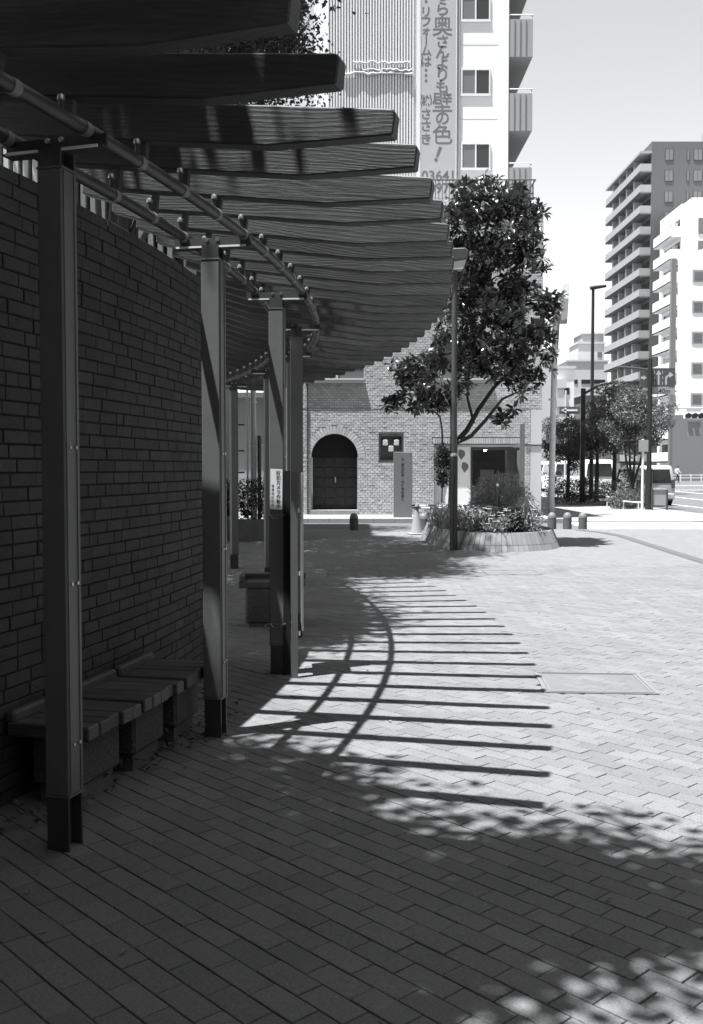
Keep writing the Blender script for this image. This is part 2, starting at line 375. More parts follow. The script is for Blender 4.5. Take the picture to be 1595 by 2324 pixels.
for r in (RIN, ROUT):
    n = 120; o = MB().tube([P(r, th0 + (th1 - th0) * i / n, 2.775) for i in range(n + 1)], .027, 12).build('pipe', 'pipe', perg, smooth=True)
    for k in KS:
        th = .0010 + DTH * k - .004
        MB().tube([P(r, th - .0012, 2.775), P(r, th + .0012, 2.775)], .0295, 12).build('sleeve', M('sleeve', .17, .6) if 'sleeve' not in bpy.data.materials else bpy.data.materials['sleeve'], o, smooth=True)
POSTS = [-.4976, -.3936, -.2896, -.1854, -.0807, .0167, .1435, .27, .397, .52]
for n, th in enumerate(POSTS):
    c = P(RPOST + (.03 if n == 2 else 0), th); rot = Matrix.Rotation(th, 3, 'Z'); a = .053
    def q(x, y, z): return c + rot @ Vector((x, y, z))
    po = MB().box(q(0, 0, 1.43), (2 * a, 2 * a, 2.42), rot).build('post', 'steel', perg, bevel=.005)
    # dark steel core showing under and over the casing
    for z0, z1 in ((0, .22), (2.64, 2.72)):
        m = MB(); zc, h = (z0 + z1) / 2, z1 - z0
        m.box(q(0, 0, zc), (.010, .084, h), rot); m.box(q(0, .046, zc), (.095, .010, h), rot); m.box(q(0, -.046, zc), (.095, .010, h), rot)
        m.build('post_core', 'steel2', po)
    MB().box(q(0, 0, 2.643), (2 * a + .004, 2 * a + .004, .008), rot).build('cap_plate', 'steel', po)
    MB().box(q(0, 0, .217), (2 * a + .004, 2 * a + .004, .008), rot).build('base_plate', 'steel', po)
    m = MB()
    for x in (-.036, .036):
        m.box(q(a + .001, x, 1.43), (.006, .014, 2.40), rot)
    m.build('seam_strip', 'steel', po)
    for z in (.42, 1.05, 1.58):
        for y in (.02, -.02): MB().tube([q(a, y, z), q(a + .008, y, z)], .007, 8).build('screw', 'bright', po)
    br = MB().box(q(0, 0, 2.742), (.44, .012, .05), rot).box(q(0, 0, 2.712), (.44, .07, .007), rot).build('crossbar', 'steel2', perg)
    MB().box(q(0, -.037, 2.712), (.40, .006, .010), rot).build('crossbar_lip', 'white2', br)
    for x in (-.03, .03): MB().tube([q(x, -.006, 2.755), q(x, -.02, 2.755)], .011, 8).build('bolt_head', 'bright', br)
# ================================================================== curved brick wall
wall = thing('curved_wall', 'long curved wall of dark bricks behind the bench seats, under the planks', 'wall', P(RW, -.25))
WT0, WT1 = th_at(RW, 1.6), th_at(RW, 7.75)
CO = .0643
NC = 44
cm = MB(); n = 60
ring = [(RW - .008, 0), (RW - .008, NC * CO - .01), (RW - .235, NC * CO - .01), (RW - .235, 0)]
for i in range(n + 1):
    th = WT0 + (WT1 - WT0) * i / n
    for r, z in ring: cm.v.append(tuple(P(r, th, z)))
for i in range(n):
    for k in range(4): cm.f.append((i * 4 + k, i * 4 + (k + 1) % 4, i * 4 + 4 + (k + 1) % 4, i * 4 + 4 + k))
cm.f += [(0, 1, 2, 3), tuple(n * 4 + k for k in range(4))]
cm.build('wall_core', 'mortar', wall)
def brick_mesh(l, h, d, b=.003):
    m = MB(); x, z = l / 2, h / 2
    vs_ = [(0, -x + b, -z + b), (0, x - b, -z + b), (0, x - b, z - b), (0, -x + b, z - b), (-b, -x, -z), (-b, x, -z), (-b, x, z), (-b, -x, z), (-d, -x, -z), (-d, x, -z), (-d, x, z), (-d, -x, z)]
    return vs_, [(0, 1, 2, 3)] + [(4 + i, 4 + (i + 1) % 4, (i + 1) % 4, i) for i in range(4)] + [(8 + i, 8 + (i + 1) % 4, 4 + (i + 1) % 4, 4 + i) for i in range(4)]
lens_ = [.20, .165, .13, .095]
bme = {}
for l in lens_:
    v, f = brick_mesh(l - .006, CO - .008, .05); me = bpy.data.meshes.new('brick'); me.from_pydata(v, [], f); me.materials.append(MT['wbrick']); bme[l] = (me, v, f)
wb = []
for j in range(NC):
    s = -rnd.uniform(0, .2); tot = (WT1 - WT0) * RW
    while s < tot:
        l = rnd.choice([.20, .20, .20, .20, .165, .20, .095])
        if s >= 0 and s + l <= tot + .02: wb.append((WT0 + (s + l / 2) / RW, j, l))
        s += l
def wscore(t):
    p = P(RW, t[0], (t[1] + .5) * CO); x, y = proj(p)
    if not (5 < x < 470) or 92 < x < 190: return -1e9
    if y > 1560: return -1e6
    return t[2] - p.y
wb.sort(key=wscore, reverse=True)
rest = MB()
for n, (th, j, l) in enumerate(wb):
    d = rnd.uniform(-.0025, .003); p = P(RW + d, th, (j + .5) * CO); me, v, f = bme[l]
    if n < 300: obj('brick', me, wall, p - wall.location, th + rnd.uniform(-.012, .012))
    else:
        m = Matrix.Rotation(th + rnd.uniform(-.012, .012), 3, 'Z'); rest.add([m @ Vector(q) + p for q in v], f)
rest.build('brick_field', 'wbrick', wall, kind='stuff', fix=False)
# ================================================================== bench seats along the wall
def bench(th, lab, n_=0):
    c = P(15.9, th); t = thing('bench_seat', lab, 'bench', c, 'seats along the curved wall'); rot = Matrix.Rotation(th, 3, 'Z')
    rr = random.Random(n_ + 3)
    def q(x, y, z): return c + rot @ Vector((x, y, z))
    y = -.245
    for k in range(5):
        wdt = .096; ex = rr.uniform(-.012, .012)
        MB().box(q(.135 + ex, y + wdt / 2, .352 + rr.uniform(-.003, .003)), (.40, wdt - .003, .062), rot).build('slat', 'benchwood', t, bevel=.006); y += wdt
    MB().box(q(-.062, 0, .40), (.05, .475, .055), rot).build('back_rail', 'benchwood', t, bevel=.012)
    MB().box(q(.12, .02, .202), (.25, .36, .236), rot).build('block', 'aggregate', t, bevel=.015)
    MB().box(q(.12, .02, .042), (.20, .30, .084), rot).build('plinth', 'darkconcrete', t)
    return t
bench(th_at(15.9, 4.56), 'nearest timber bench seat on a concrete block, half hidden by the closest post', 1)
bench(th_at(15.9, 5.05), 'middle timber bench seat of the three by the near wall', 2)
bench(th_at(15.9, 5.56), 'third bench seat from the camera, just left of the second grey post', 3)
# far bench in the shade behind the third post
fb = G(590, 1425); t = thing('far_bench', 'slatted timber bench on a concrete block in shade behind the posts', 'bench', (fb.x, fb.y, 0))
for k in range(4): box('slat', 'benchwood', t, (fb.x + .1, fb.y + .1 + k * .1, .40 + (.05 if k == 3 else 0)), (.62, .09, .06), .05, bevel=.008)
box('end_rail', 'benchwood', t, (fb.x - .19, fb.y + .25, .455), (.05, .42, .06), .05, bevel=.01)
box('block', 'aggregate', t, (fb.x + .1, fb.y + .22, .20), (.5, .34, .33), .05, bevel=.02); box('plinth', 'darkconcrete', t, (fb.x + .1, fb.y + .22, .02), (.44, .3, .05), .05)
# low weeds along the bench foot
def leaf_quad(mb, p, d, up, l, w_, fold=.25):
    d = d.normalized(); s = d.cross(up)
    if s.length < 1e-4: s = Vector((1, 0, 0))
    s.normalize(); n_ = s.cross(d).normalized()
    a = p; b = p + d * l * .5 + s * w_ / 2 + n_ * fold * w_; c = p + d * l; e = p + d * l * .5 - s * w_ / 2 + n_ * fold * w_; m = p + d * l * .5
    mb.add([a, b, c, e, m], [(0, 1, 4), (1, 2, 4), (2, 3, 4), (3, 0, 4)])
def rvec(rr): 
    while True:
        v = Vector((rr.uniform(-1, 1), rr.uniform(-1, 1), rr.uniform(-1, 1)))
        if .05 < v.length < 1: return v.normalized()
wr = random.Random(11)
spots = [(16.05, 4.15), (16.12, 4.45), (16.10, 4.62), (16.18, 4.86), (16.16, 5.15), (16.24, 5.36), (16.14, 5.62), (16.22, 5.95), (15.95, 3.75), (15.98, 6.4)]
labs = ['in front of the nearest post', 'beside the nearest block', 'at the near corner of the first block', 'between the first and second blocks', 'at the foot of the second block', 'right of the second block', 'under the third seat', 'beyond the third seat', 'at the bottom left behind the closest post', 'at the wall foot near the second post']
for n, (r, y) in enumerate(spots):
    p = P(r, th_at(r, y)); m = MB()
    for k in range(18):
        o_ = Vector((wr.gauss(0, .06), wr.gauss(0, .09), wr.uniform(.005, .07))); d = rvec(wr); d.z = abs(d.z) * .4
        leaf_quad(m, p + o_, d, Vector((0, 0, 1)), wr.uniform(.03, .06), wr.uniform(.018, .035))
    t = thing('weed', 'low leafy weed growing ' + labs[n], 'weed', p, 'weeds along the bench foot'); m.build('leaves', 'leafd', t, fix=False, kind='stuff')
fm = MB(); fr2 = random.Random(91)
for k in range(90):
    y = fr2.uniform(2.6, 13); x = fr2.uniform(-.33 * y, .33 * y) if k % 2 else -1.2 + fr2.uniform(-.3, .5)
    a_ = fr2.uniform(0, 6.28); leaf_quad(fm, Vector((x, y, .006)), Vector((math.cos(a_), math.sin(a_), .08)), Vector((0, 0, 1)), fr2.uniform(.015, .045), fr2.uniform(.008, .022), .3)
o = fm.build('fallen_leaves', M('dry_leaf', .16, .7, isl=.7), None, fix=False); o['kind'] = 'stuff'; tag(o, 'small dry leaves and specks scattered over the paving', 'fallen leaves')
# ================================================================== trees that shade the plaza
def crown_from_shadow(mb, poly, n, h0, h1, rr, lf=.11, clump=.28, per=26, squash=1.0):
    """fill a crown whose shade covers the given ground polygon"""
    xs = [p[0] for p in poly]; ys = [p[1] for p in poly]; cents = []
    def inside(x, y):
        c = False
        for i in range(len(poly)):
            (x0, y0), (x1, y1) = poly[i], poly[i - 1]
            if (y0 > y) != (y1 > y) and x < (x1 - x0) * (y - y0) / (y1 - y0) + x0: c = not c
        return c
    g = 0
    while len(cents) < n and g < n * 60:
        g += 1; x, y = rr.uniform(min(xs), max(xs)), rr.uniform(min(ys), max(ys))
        if not inside(x, y): continue
        h = rr.uniform(h0, h1); cents.append(Vector((x, y, h)) + Vector((SUNV.x, SUNV.y, 0)) * (h / SUNV.z))
    for c in cents:
        for k in range(per):
            leaf_quad(mb, c + Vector((rr.gauss(0, clump), rr.gauss(0, clump), rr.gauss(0, clump * squash))), rvec(rr), rvec(rr), lf * rr.uniform(.7, 1.3), lf * .62)
    return cents
def limbs(mb, base, top, cents, rr, r0=.16, nlimb=26):
    base, top = Vector(base), Vector(top); n = 7
    tr = [base.lerp(top, i / n) + Vector((rr.gauss(0, .06), rr.gauss(0, .06), 0)) for i in range(n + 1)]
    mb.tube(tr, [r0 * (1.25 if i == 0 else 1 - .6 * i / n) for i in range(n + 1)], 9)
    for c in rr.sample(cents, min(nlimb, len(cents))):
        s = tr[rr.randint(n // 2, n)]; mid = s.lerp(c, .5) + Vector((0, 0, .25))
        mb.tube([s, s.lerp(mid, .55) + rvec(rr) * .08, mid, mid.lerp(c, .6), c], [r0 * .35, r0 * .28, r0 * .2, r0 * .13, .012], 6)
def shade_tree(label, polys, base, top, seed, lf=.13, name='broadleaf_tree'):
    rr = random.Random(seed); t = thing(name, label, 'tree', base, 'tall trees behind the wall'); mb = MB(); allc = []
    for poly, n, h0, h1, per, lf_, cl in polys: allc += crown_from_shadow(mb, poly, n, h0, h1, rr, lf_, cl, per=per)
    mb.build('crown', 'leaf', t, fix=False)
    tb = MB(); limbs(tb, base, top, allc, rr); tb.build('trunk', 'bark', t, smooth=True)
    return t
def gp(pts): return [tuple(G(x, y).xy) for x, y in pts]
# near tree: shade over the foreground
polyC = [(-3.2, .2), (-3.2, 5.4)] + gp([(470, 1700), (600, 1735), (700, 1775), (780, 1850), (870, 1935), (980, 1990), (1065, 2030)]) + gp([(975, 2105), (860, 2185), (745, 2280), (670, 2323)]) + [(-.1, 1.6), (-.3, .2)]
polyC3 = [(-8.5, -8.0), (1.4, -8.0), (1.2, -3.0), (.2, 1.0), (-3.0, 1.4), (-3.0, 5.6), (-8.5, 5.6)]  # crown widened out of view to cut sky light on the foreground
polyC2 = gp([(1180, 1935), (1300, 1925), (1420, 1975), (1590, 2000), (1640, 2070), (1560, 2110), (1400, 2090), (1250, 2130), (1080, 2180), (960, 2260), (850, 2290), (970, 2120), (1090, 2040)])
shade_tree('tall tree leaning over the near wall, casting the dappled foreground shade', [(polyC, 1500, 5.6, 8.8, 38, .13, .28), (polyC2, 85, 5.4, 7.6, 30, .13, .24), (polyC3, 900, 4.6, 9.0, 34, .17, .4)], (-3.9, .3, 0), (-2.6, 1.2, 6.2), 5)
polyA = gp([(500, 1330), (700, 1312), (725, 1318), (755, 1350), (795, 1392), (797, 1418), (760, 1435), (700, 1446), (640, 1458), (520, 1485), (400, 1515)])
shade_tree('tree behind the middle of the pergola', [(polyA, 950, 7.2, 9.6, 36, .13, .28)], (-4.2, 9.4, 0), (-3.4, 9.8, 7.5), 6)
polyB = gp([(300, 1320), (690, 1314), (870, 1311), (960, 1307), (1030, 1300), (990, 1290), (1062, 1284), (985, 1275), (1020, 1266), (1100, 1256), (1060, 1246), (1000, 1240), (955, 1229), (925, 1222), (860, 1217), (640, 1212), (300, 1225)])
polyD = gp([(560, 1191), (700, 1193), (800, 1191), (925, 1194), (915, 1204), (800, 1206), (700, 1210), (560, 1209)])
polyV = [(-.5, 15.2), (.95, 15.2), (1.1, 16.6), (-.5, 17.0)]
shade_tree('tallest tree behind the far pergola end, before the white tower', [(polyB, 1900, 9.6, 12.5, 36, .13, .28), (polyD, 200, 11.5, 13.0, 26, .13, .28), (polyV, 110, 7.0, 8.6, 130, .065, .2)], (-4.6, 16.5, 0), (-3.2, 16.2, 9.5), 8)
# ================================================================== alley, pavements, main road
structure(MB().span(-14, ROADX - .15, 24.46, 27.28, -.155, -.012).build('alley_road', 'asphalt'))
walk = structure(MB().span(-14, 5.66, 27.44, 42, -.15, .118).build('pavement', 'paleconc'))
x = -6.0; kb = MB().box((0, 0, 0), (.592, .16, .27)).build('kerb_proto', 'concrete', bevel=.008); kme = kb.data; bpy.data.objects.remove(kb)
while x < 5.6: obj('kerb_stone', kme, walk, (x + .3, 27.36, -.015)); x += .6
cor = [(5.68, 28.1), (9.6, 28.1), (10.5, 28.5), (11.1, 29.3), (11.45, 30.6), (11.55, 32.5), (11.55, 75), (5.68, 75)]
side = structure(MB().prism(cor, lambda x, y: (x, y, -.15), lambda x, y: (x, y, .0)).build('side_pavement', 'paleconc'))
structure(MB().span(4.0, ROADX - .15, 27.29, 28.09, -.155, -.010).build('crossing_apron', 'asphalt'))
rm = MB(); rm.add([(ROADX - .14, -40, -.10), (60, -40, -.10), (60, 45, -.10), (60, 130, .43), (-20, 130, .43), (ROADX - .14, 75, .1), (ROADX - .14, 45, -.10)], [(0, 1, 2, 6), (6, 2, 3, 5), (5, 3, 4)]); structure(rm.build('main_road', 'asphalt', fix=False))
def rz(y): return -.10 if y < 45 else -.10 + .00624 * (y - 45)
mk = structure(MB().span(0, .01, 0, .01, -.2, -.19).build('road_markings', 'paint'))
for y0, y1 in ((24.62, 25.5), (25.72, 26.5), (26.72, 27.7)):
    MB().add([(5.9, y0, -.005), (ROADX + 3, y0, -.005), (ROADX + 3, y1, -.005), (5.9, y1, -.005)], [(0, 1, 2, 3)]).build('crossing_bar', 'paint', mk, fix=False)
def line(p, q, w_, name='lane_line'):
    p, q = Vector(p), Vector(q); d = (q - p).normalized(); s = Vector((-d.y, d.x, 0)) * w_ / 2
    v = [p - s, q - s, q + s, p + s]; MB().add([(a.x, a.y, rz(a.y) + .006) for a in v], [(0, 1, 2, 3)]).build(name, 'paint', mk, fix=False)
line((14.1, 30, 0), (14.1, 44, 0), .15); line((14.1, 44, 0), (14.1, 74, 0), .15)
for k in range(5): line((17.3, 40 + k * 9, 0), (17.3, 45 + k * 9, 0), .14)
line((20.5, 40, 0), (20.5, 78, 0), .16); line((13.5, 76, 0), (30, 80, 0), .5, 'stop_line'); line((14, 66, 0), (24, 66.5, 0), .35, 'stop_line')
# ================================================================== brick building across the alley
FY = 29.7
bb = thing('brick_building', 'low brick-tiled building with arched dark doorway and shop window', 'building', (1.8, FY, .12))
BX0, BX1, BTOP = -2.0, 5.66, 9.08
ACX, AR, ASP = -.506, .697, 1.83
holes = [(ACX - AR, ACX + AR, .12, ASP + AR), (.81, 1.55, 1.68, 2.51), (2.465, 5.16, .12, 2.22), (-1.25, .39, 4.12, 5.4), (2.44, 4.2, 4.12, 5.4), (-1.25, .39, 6.9, 8.2), (2.44, 4.2, 6.9, 8.2)]
xs = sorted({BX0, BX1} | {h[0] for h in holes} | {h[1] for h in holes})
core = MB()
for x0, x1 in zip(xs, xs[1:]):
    xm = (x0 + x1) / 2; z = .0
    for h in sorted([h for h in holes if h[0] < xm < h[1]], key=lambda h: h[2]):
        if h[2] > z: core.span(x0, x1, FY + .012, FY + .32, z, h[2])
        z = h[3]
    core.span(x0, x1, FY + .012, FY + .32, z, BTOP)
n = 12
for sgn in (-1, 1):                                      # spandrels of the arch
    arc = [(ACX + sgn * AR * math.cos(math.pi / 2 * i / n), ASP + AR * math.sin(math.pi / 2 * i / n)) for i in range(n + 1)]
    for a, b_ in zip(arc, arc[1:]):
        core.prism([a, b_, (b_[0], ASP + AR), (a[0], ASP + AR)], lambda x, z: (x, FY + .012, z), lambda x, z: (x, FY + .3, z))
core.build('wall', 'fmortar', bb)
MB().span(BX0 + .01, BX1 - .004, FY + 2.3, 42, 0, BTOP - .02).build('rear_block', 'fbrick', bb)
MB().span(BX1 - .03, BX1, FY + .32, 42, 0, BTOP).build('side_wall', 'midgrey', bb)
MB().span(BX0 - .02, BX1 + .03, FY - .03, FY + .4, BTOP, BTOP + .07).build('coping', 'concrete', bb)
BW_, BH_ = .142, .072
v_, f_ = brick_mesh(BW_ - .012, BH_ - .012, .02, .002)
fv = [(-q[1], -q[0], q[2]) for q in v_]                  # face towards the camera
fme = bpy.data.meshes.new('brick'); fme.from_pydata(fv, [], [tuple(reversed(f)) for f in f_]); fme.materials.append(MT['fbrick'])
hb_v, hb_f = fv, [tuple(reversed(f)) for f in f_]
lot = []
def gaps(z):
    """openings cut into the course at height z"""
    g = [(5.325, 9)] if z < 3.25 else []
    for h in holes[1:]:
        if h[2] - .03 < z < h[3] + .03 + (.16 if h is holes[2] else 0): g.append((h[0] - (.05 if h is holes[2] and z > 2.22 else 0), h[1] + (.05 if h is holes[2] and z > 2.22 else 0)))
    if z < ASP: g.append((ACX - AR, ACX + AR))
    elif z < ASP + AR + .225: d = math.sqrt((AR + .225) ** 2 - (z - ASP) ** 2); g.append((ACX - d, ACX + d))
    return g
for j in range(int((BTOP - .12) / BH_)):
    z = .12 + (j + .5) * BH_; x = BX0 + (0 if j % 2 else -BW_ / 2); g = gaps(z)
    while x < BX1:
        x0, x1 = max(x, BX0), min(x + BW_, BX1)
        for g0, g1 in g:
            if g0 <= x0 and x1 <= g1: x0 = x1
            elif x0 < g0 < x1: x1 = g0
            elif x0 < g1 < x1: x0 = g1
        if x1 - x0 > .03: lot.append(((x0 + x1) / 2, z, x1 - x0))
        x += BW_
def fscore(t):
    px, py = proj((t[0], FY, t[1])); return -math.hypot(t[0] - .35, t[1] - 2.3) if 690 < px < 1230 and 870 < py < 1160 and t[2] > .14 else -99
lot.sort(key=fscore, reverse=True)
fr_ = MB()
for k, (x, z, l) in enumerate(lot):
    d = rnd.uniform(-.003, .003)
    if k < 270: obj('brick', fme, bb, (x - 1.8, d, z - .12))
    else:
        sc = (l - .012) / (BW_ - .012); fr_.add([(a * sc + x, b_ + FY + d, c + z) for a, b_, c in hb_v], hb_f)
fr_.build('brick_field', 'fbrick', bb, kind='stuff', fix=False)
for k in range(27):                                      # arch bricks and the soldier course over the shop
    a0 = math.pi * (k + .06) / 27; a1 = math.pi * (k + .94) / 27
    poly = [(ACX + r * math.cos(a), ASP + r * math.sin(a)) for r, a in ((AR, a0), (AR + .22, a0), (AR + .22, a1), (AR, a1))]
    MB().prism(poly, lambda x, z: (x, FY - .004, z), lambda x, z: (x, FY + .1, z)).build('arch_brick', 'fbrick', bb)
x = 2.42
while x < 5.2: box('soldier_brick', 'fbrick', bb, (x + .035, FY + .03, 2.31), (.06, .066, .16)); x += .072
# doorway
door = MB().span(ACX - AR + .02, ACX + AR - .02, FY + .50, FY + .55, .25, ASP).build('door', 'wood2', bb)
for k in range(4):
    for j in range(5): box('panel', 'wood2', door, (ACX - .5 + k * .335, FY + .488, .5 + j * .30), (.27, .02, .24), bevel=.008)
box('door_handle', 'silver', door, (ACX + .02, FY + .46, 1.15), (.03, .04, .16))
MB().span(ACX - AR - .02, ACX + AR + .02, FY + .49, FY + .6, ASP, ASP + AR + .1).build('door_head', 'black', bb)
MB().span(ACX - AR - .02, ACX + AR + .02, FY - .14, FY + .5, .12, .25).build('door_step', 'concrete', bb)
# niche with three hooded fixtures
nm = MB().span(.81, 1.55, FY + .22, FY + .25, 1.68, 2.51).build('niche_back', 'greywall', bb)
for x0, x1, z0, z1 in ((.81, .86, 1.68, 2.51), (1.50, 1.55, 1.68, 2.51), (.86, 1.50, 2.45, 2.51), (.86, 1.50, 1.68, 1.74)): MB().span(x0, x1, FY + .01, FY + .219, z0, z1).build('niche_frame', 'darkgrey', bb)
for cx_, cz in ((1.01, 2.26), (1.18, 2.08), (1.34, 2.26)):
    f = MB().prism([(-.075, -.085), (.075, -.085), (.075, .05), (.05, .085), (-.05, .085), (-.075, .05)], lambda x, z: (x + cx_, FY + .0, z + cz), lambda x, z: (x * .8 + cx_, FY + .219, z * .8 + cz)).build('hooded_fixture', 'palegrey', bb, bevel=.01)
# shop front
sh = MB().span(2.465, 5.16, FY + 2.2, FY + 2.25, .0, 2.3).build('shop_interior_wall', M('shop_wall', .09, .8, var=.3, scale=2), bb)
MB().span(2.465, 5.16, FY + .33, FY + 2.2, .06, .125).build('shop_floor', 'greywall', bb)
MB().span(2.465, 5.16, FY + .33, FY + 2.2, 2.24, 2.3).build('shop_ceiling', 'greywall', bb)
box('counter', 'palegrey', sh, (4.15, FY + 1.0, .8), (1.1, .4, .12)); box('display_hood', 'palegrey', sh, (4.12, FY + .6, 1.30), (.42, .06, .30)); box('wall_panel', 'palegrey', sh, (4.85, FY + .55, 1.3), (.32, .1, 1.5)); box('shelf', 'darkgrey', sh, (3.95, FY + .8, 1.75), (.6, .2, .05))
bulb = bpy.data.materials.new('shop_bulb'); tb_, Nb, Lb = nodes(bulb); Nb['Principled BSDF'].inputs['Emission Color'].default_value = (1, 1, 1, 1); Nb['Principled BSDF'].inputs['Emission Strength'].default_value = 45
MB().lathe([(.004, -.05), (.035, -.03), (.05, 0), (.035, .03), (.004, .05)], (4.08, FY + .75, 2.06), 12).build('ceiling_lamp', bulb, bb)
MB().span(2.465, 2.85, FY + .20, FY + .24, .12, 2.20).build('side_panel', 'offwhite', bb)
pan = MB().span(2.85, 3.57, FY + .17, FY + .21, .12, 2.2).build('white_panel', 'white', bb)
for cx_, cz in ((3.30, 1.93), (3.40, 1.55)):              # balloon-shaped marks on the panel
    poly = [(cx_ + .105 * math.cos(a) - (.03 if -2.3 < a - math.pi < -.8 else 0), cz + .13 * math.sin(a) - (.05 if 4.2 < a < 5.0 else 0)) for a in [2 * math.pi * i / 20 for i in range(20)]]
    MB().prism(poly, lambda x, z: (x, FY + .168, z), lambda x, z: (x, FY + .166, z)).build('balloon_mark', 'greywall', pan)
wf = MB().span(3.57, 5.12, FY + .15, FY + .23, 2.04, 2.12).span(3.57, 3.62, FY + .15, FY + .23, .12, 2.04).span(5.05, 5.12, FY + .15, FY + .23, .12, 2.04).span(4.60, 4.63, FY + .16, FY + .22, .12, 2.04).build('window_frame', 'darkgrey', bb)
for x0, x1 in ((3.62, 4.60), (4.63, 5.05)): MB().span(x0, x1, FY + .185, FY + .192, .4, 2.04).build('pane', 'shopglass', wf)
MB().span(3.62, 5.05, FY + .17, FY + .21, .12, .4).build('stall_riser', 'greywall', bb)
MB().span(2.465, 5.16, FY + .12, FY + .30, 2.135, 2.20).build('shop_header', 'palegrey', bb)
MB().span(5.33, 5.655, FY - .005, FY + .3, .12, 3.24).build('corner_pier', 'palegrey', bb); MB().span(5.17, 5.665, FY - .03, FY - .006, 2.16, 2.20).build('pier_band', 'darkgrey', bb)
MB().span(BX0, BX1, FY - .008, FY + .02, 3.262, 3.275).build('string_course', 'fmortar', bb)
MB().tube([(-1.31, FY - .03, .12), (-1.31, FY - .03, 8.9)], .022, 8).build('downpipe', 'darkgrey', bb)
for x0, x1, z0, z1 in holes[3:]:
    w_ = MB().span(x0, x1, FY + .14, FY + .16, z0, z1).build('window', 'glassl', bb)
    m = MB()
    for k in range(3): xx = x0 + (x1 - x0) * k / 2; m.span(xx - .025, xx + .025, FY + .10, FY + .139, z0, z1)
    m.build('frame', 'palegrey', w_); MB().span(x0, x1, FY + .10, FY + .138, z0 - .0, z0 + .05).build('frame', 'palegrey', w_)
    MB().span(x0 - .12, x1 + .0, FY - .11, FY + .09, z0 - .11, z0 - .005).build('sill', 'greywall', w_)
# roof railing
rl = thing('roof_railing', 'thin dark metal railing along the brick building roof edge', 'railing', (3.5, FY + .25, BTOP + .07))
RT = 10.05
MB().tube([(1.4, FY + .25, RT), (5.46, FY + .25, RT)], .022, 8).tube([(5.46, FY + .25, RT), (5.46, FY + 5, RT)], .022, 8).build('top_rail', 'darkgrey', rl)
MB().tube([(1.4, FY + .25, BTOP + .16), (5.46, FY + .25, BTOP + .16)], .015, 6).build('bottom_rail', 'darkgrey', rl)
x = 1.45
while x < 5.5: MB().tube([(x, FY + .25, BTOP + .07), (x, FY + .25, RT)], .010, 5).build('baluster', 'darkgrey', rl); x += .104
for k in range(10): MB().tube([(5.46, FY + .7 + k * .45, BTOP + .05), (5.46, FY + .7 + k * .45, RT)], .014, 5).build('side_baluster', 'darkgrey', rl)
# ================================================================== white tower behind it
TY = 37.4
tw = thing('white_tower', 'tall white apartment tower with striped cladding and a long hanging banner', 'building', (2, TY, 0))
TX0, TX1 = A(713, 300, TY).x, 5.74
TT = 27.0
MB().span(TX0, TX1, TY, TY + 11, 0, TT).build('wall', 'white', tw)
x = A(745, 300, TY).x; xe = A(938, 300, TY).x
fin = MB().box((0, 0, 0), (.052, .07, TT - 8)).build('fin_proto', 'offwhite'); fin_me = fin.data; bpy.data.objects.remove(fin)
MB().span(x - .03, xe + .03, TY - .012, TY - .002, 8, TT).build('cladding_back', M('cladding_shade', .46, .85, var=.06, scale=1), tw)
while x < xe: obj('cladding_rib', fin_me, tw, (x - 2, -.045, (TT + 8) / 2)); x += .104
tr_ = random.Random(3)
def rope(y0, x0, x1, rad):
    pts = [A(x0 + (x1 - x0) * i / 16, y0 + tr_.uniform(-3, 3), TY - .14) for i in range(17)]; return MB().tube(pts, [rad * tr_.uniform(.5, 1.4) for _ in pts], 6)
for y0, x0, x1 in ((142, 800, 930), (166, 775, 935), (158, 820, 935)): rope(y0, x0, x1, .035).build('gathered_sheet', 'palegrey', tw)
p0, p1 = A(944, 300, TY), A(952, 300, TY)
MB().span(p0.x, p1.x, TY - .12, TY - .003, 8, TT).build('duct', 'white2', tw)
for xx in (1037, 1041): p = A(xx, 300, TY); MB().tube([(p.x, TY - .05, 8), (p.x, TY - .05, TT)], .028, 8).build('drainpipe', 'palegrey', tw)
for k in range(-1, 6):                                    # one window on each floor
    yc = 186.5 + 168.2 * k
    if yc > 420: continue
    a, b_ = A(1049, yc - 26.5, TY), A(1109, yc + 26.5, TY)
    fr = MB(); 
    for x0, x1, z0, z1 in ((a.x - .05, b_.x + .05, a.z, a.z + .05), (a.x - .07, b_.x + .07, b_.z - .09, b_.z), (a.x - .05, a.x, b_.z, a.z), (b_.x, b_.x + .05, b_.z, a.z), ((a.x + b_.x) / 2 - .025, (a.x + b_.x) / 2 + .025, b_.z, a.z)): fr.span(x0, x1, TY - .05, TY - .001, z0, z1)
    w_ = fr.build('window', 'white2', tw); m_ = (a.x + b_.x) / 2
    MB().span(a.x, m_ - .025, TY - .025, TY - .004, b_.z, a.z).build('pane', 'glassl', w_); MB().span(m_ + .025, b_.x, TY - .028, TY - .004, b_.z, a.z).build('pane', 'glassd', w_)
for k in range(-1, 2):
    for x_ in (1118, 1143): pass
    z = A(1100, 270 + 168.2 * k, TY).z; MB().span(A(1040, 0, TY).x, TX1, TY - .004, TY - .001, z - .012, z + .012).build('panel_joint', 'palegrey', tw)
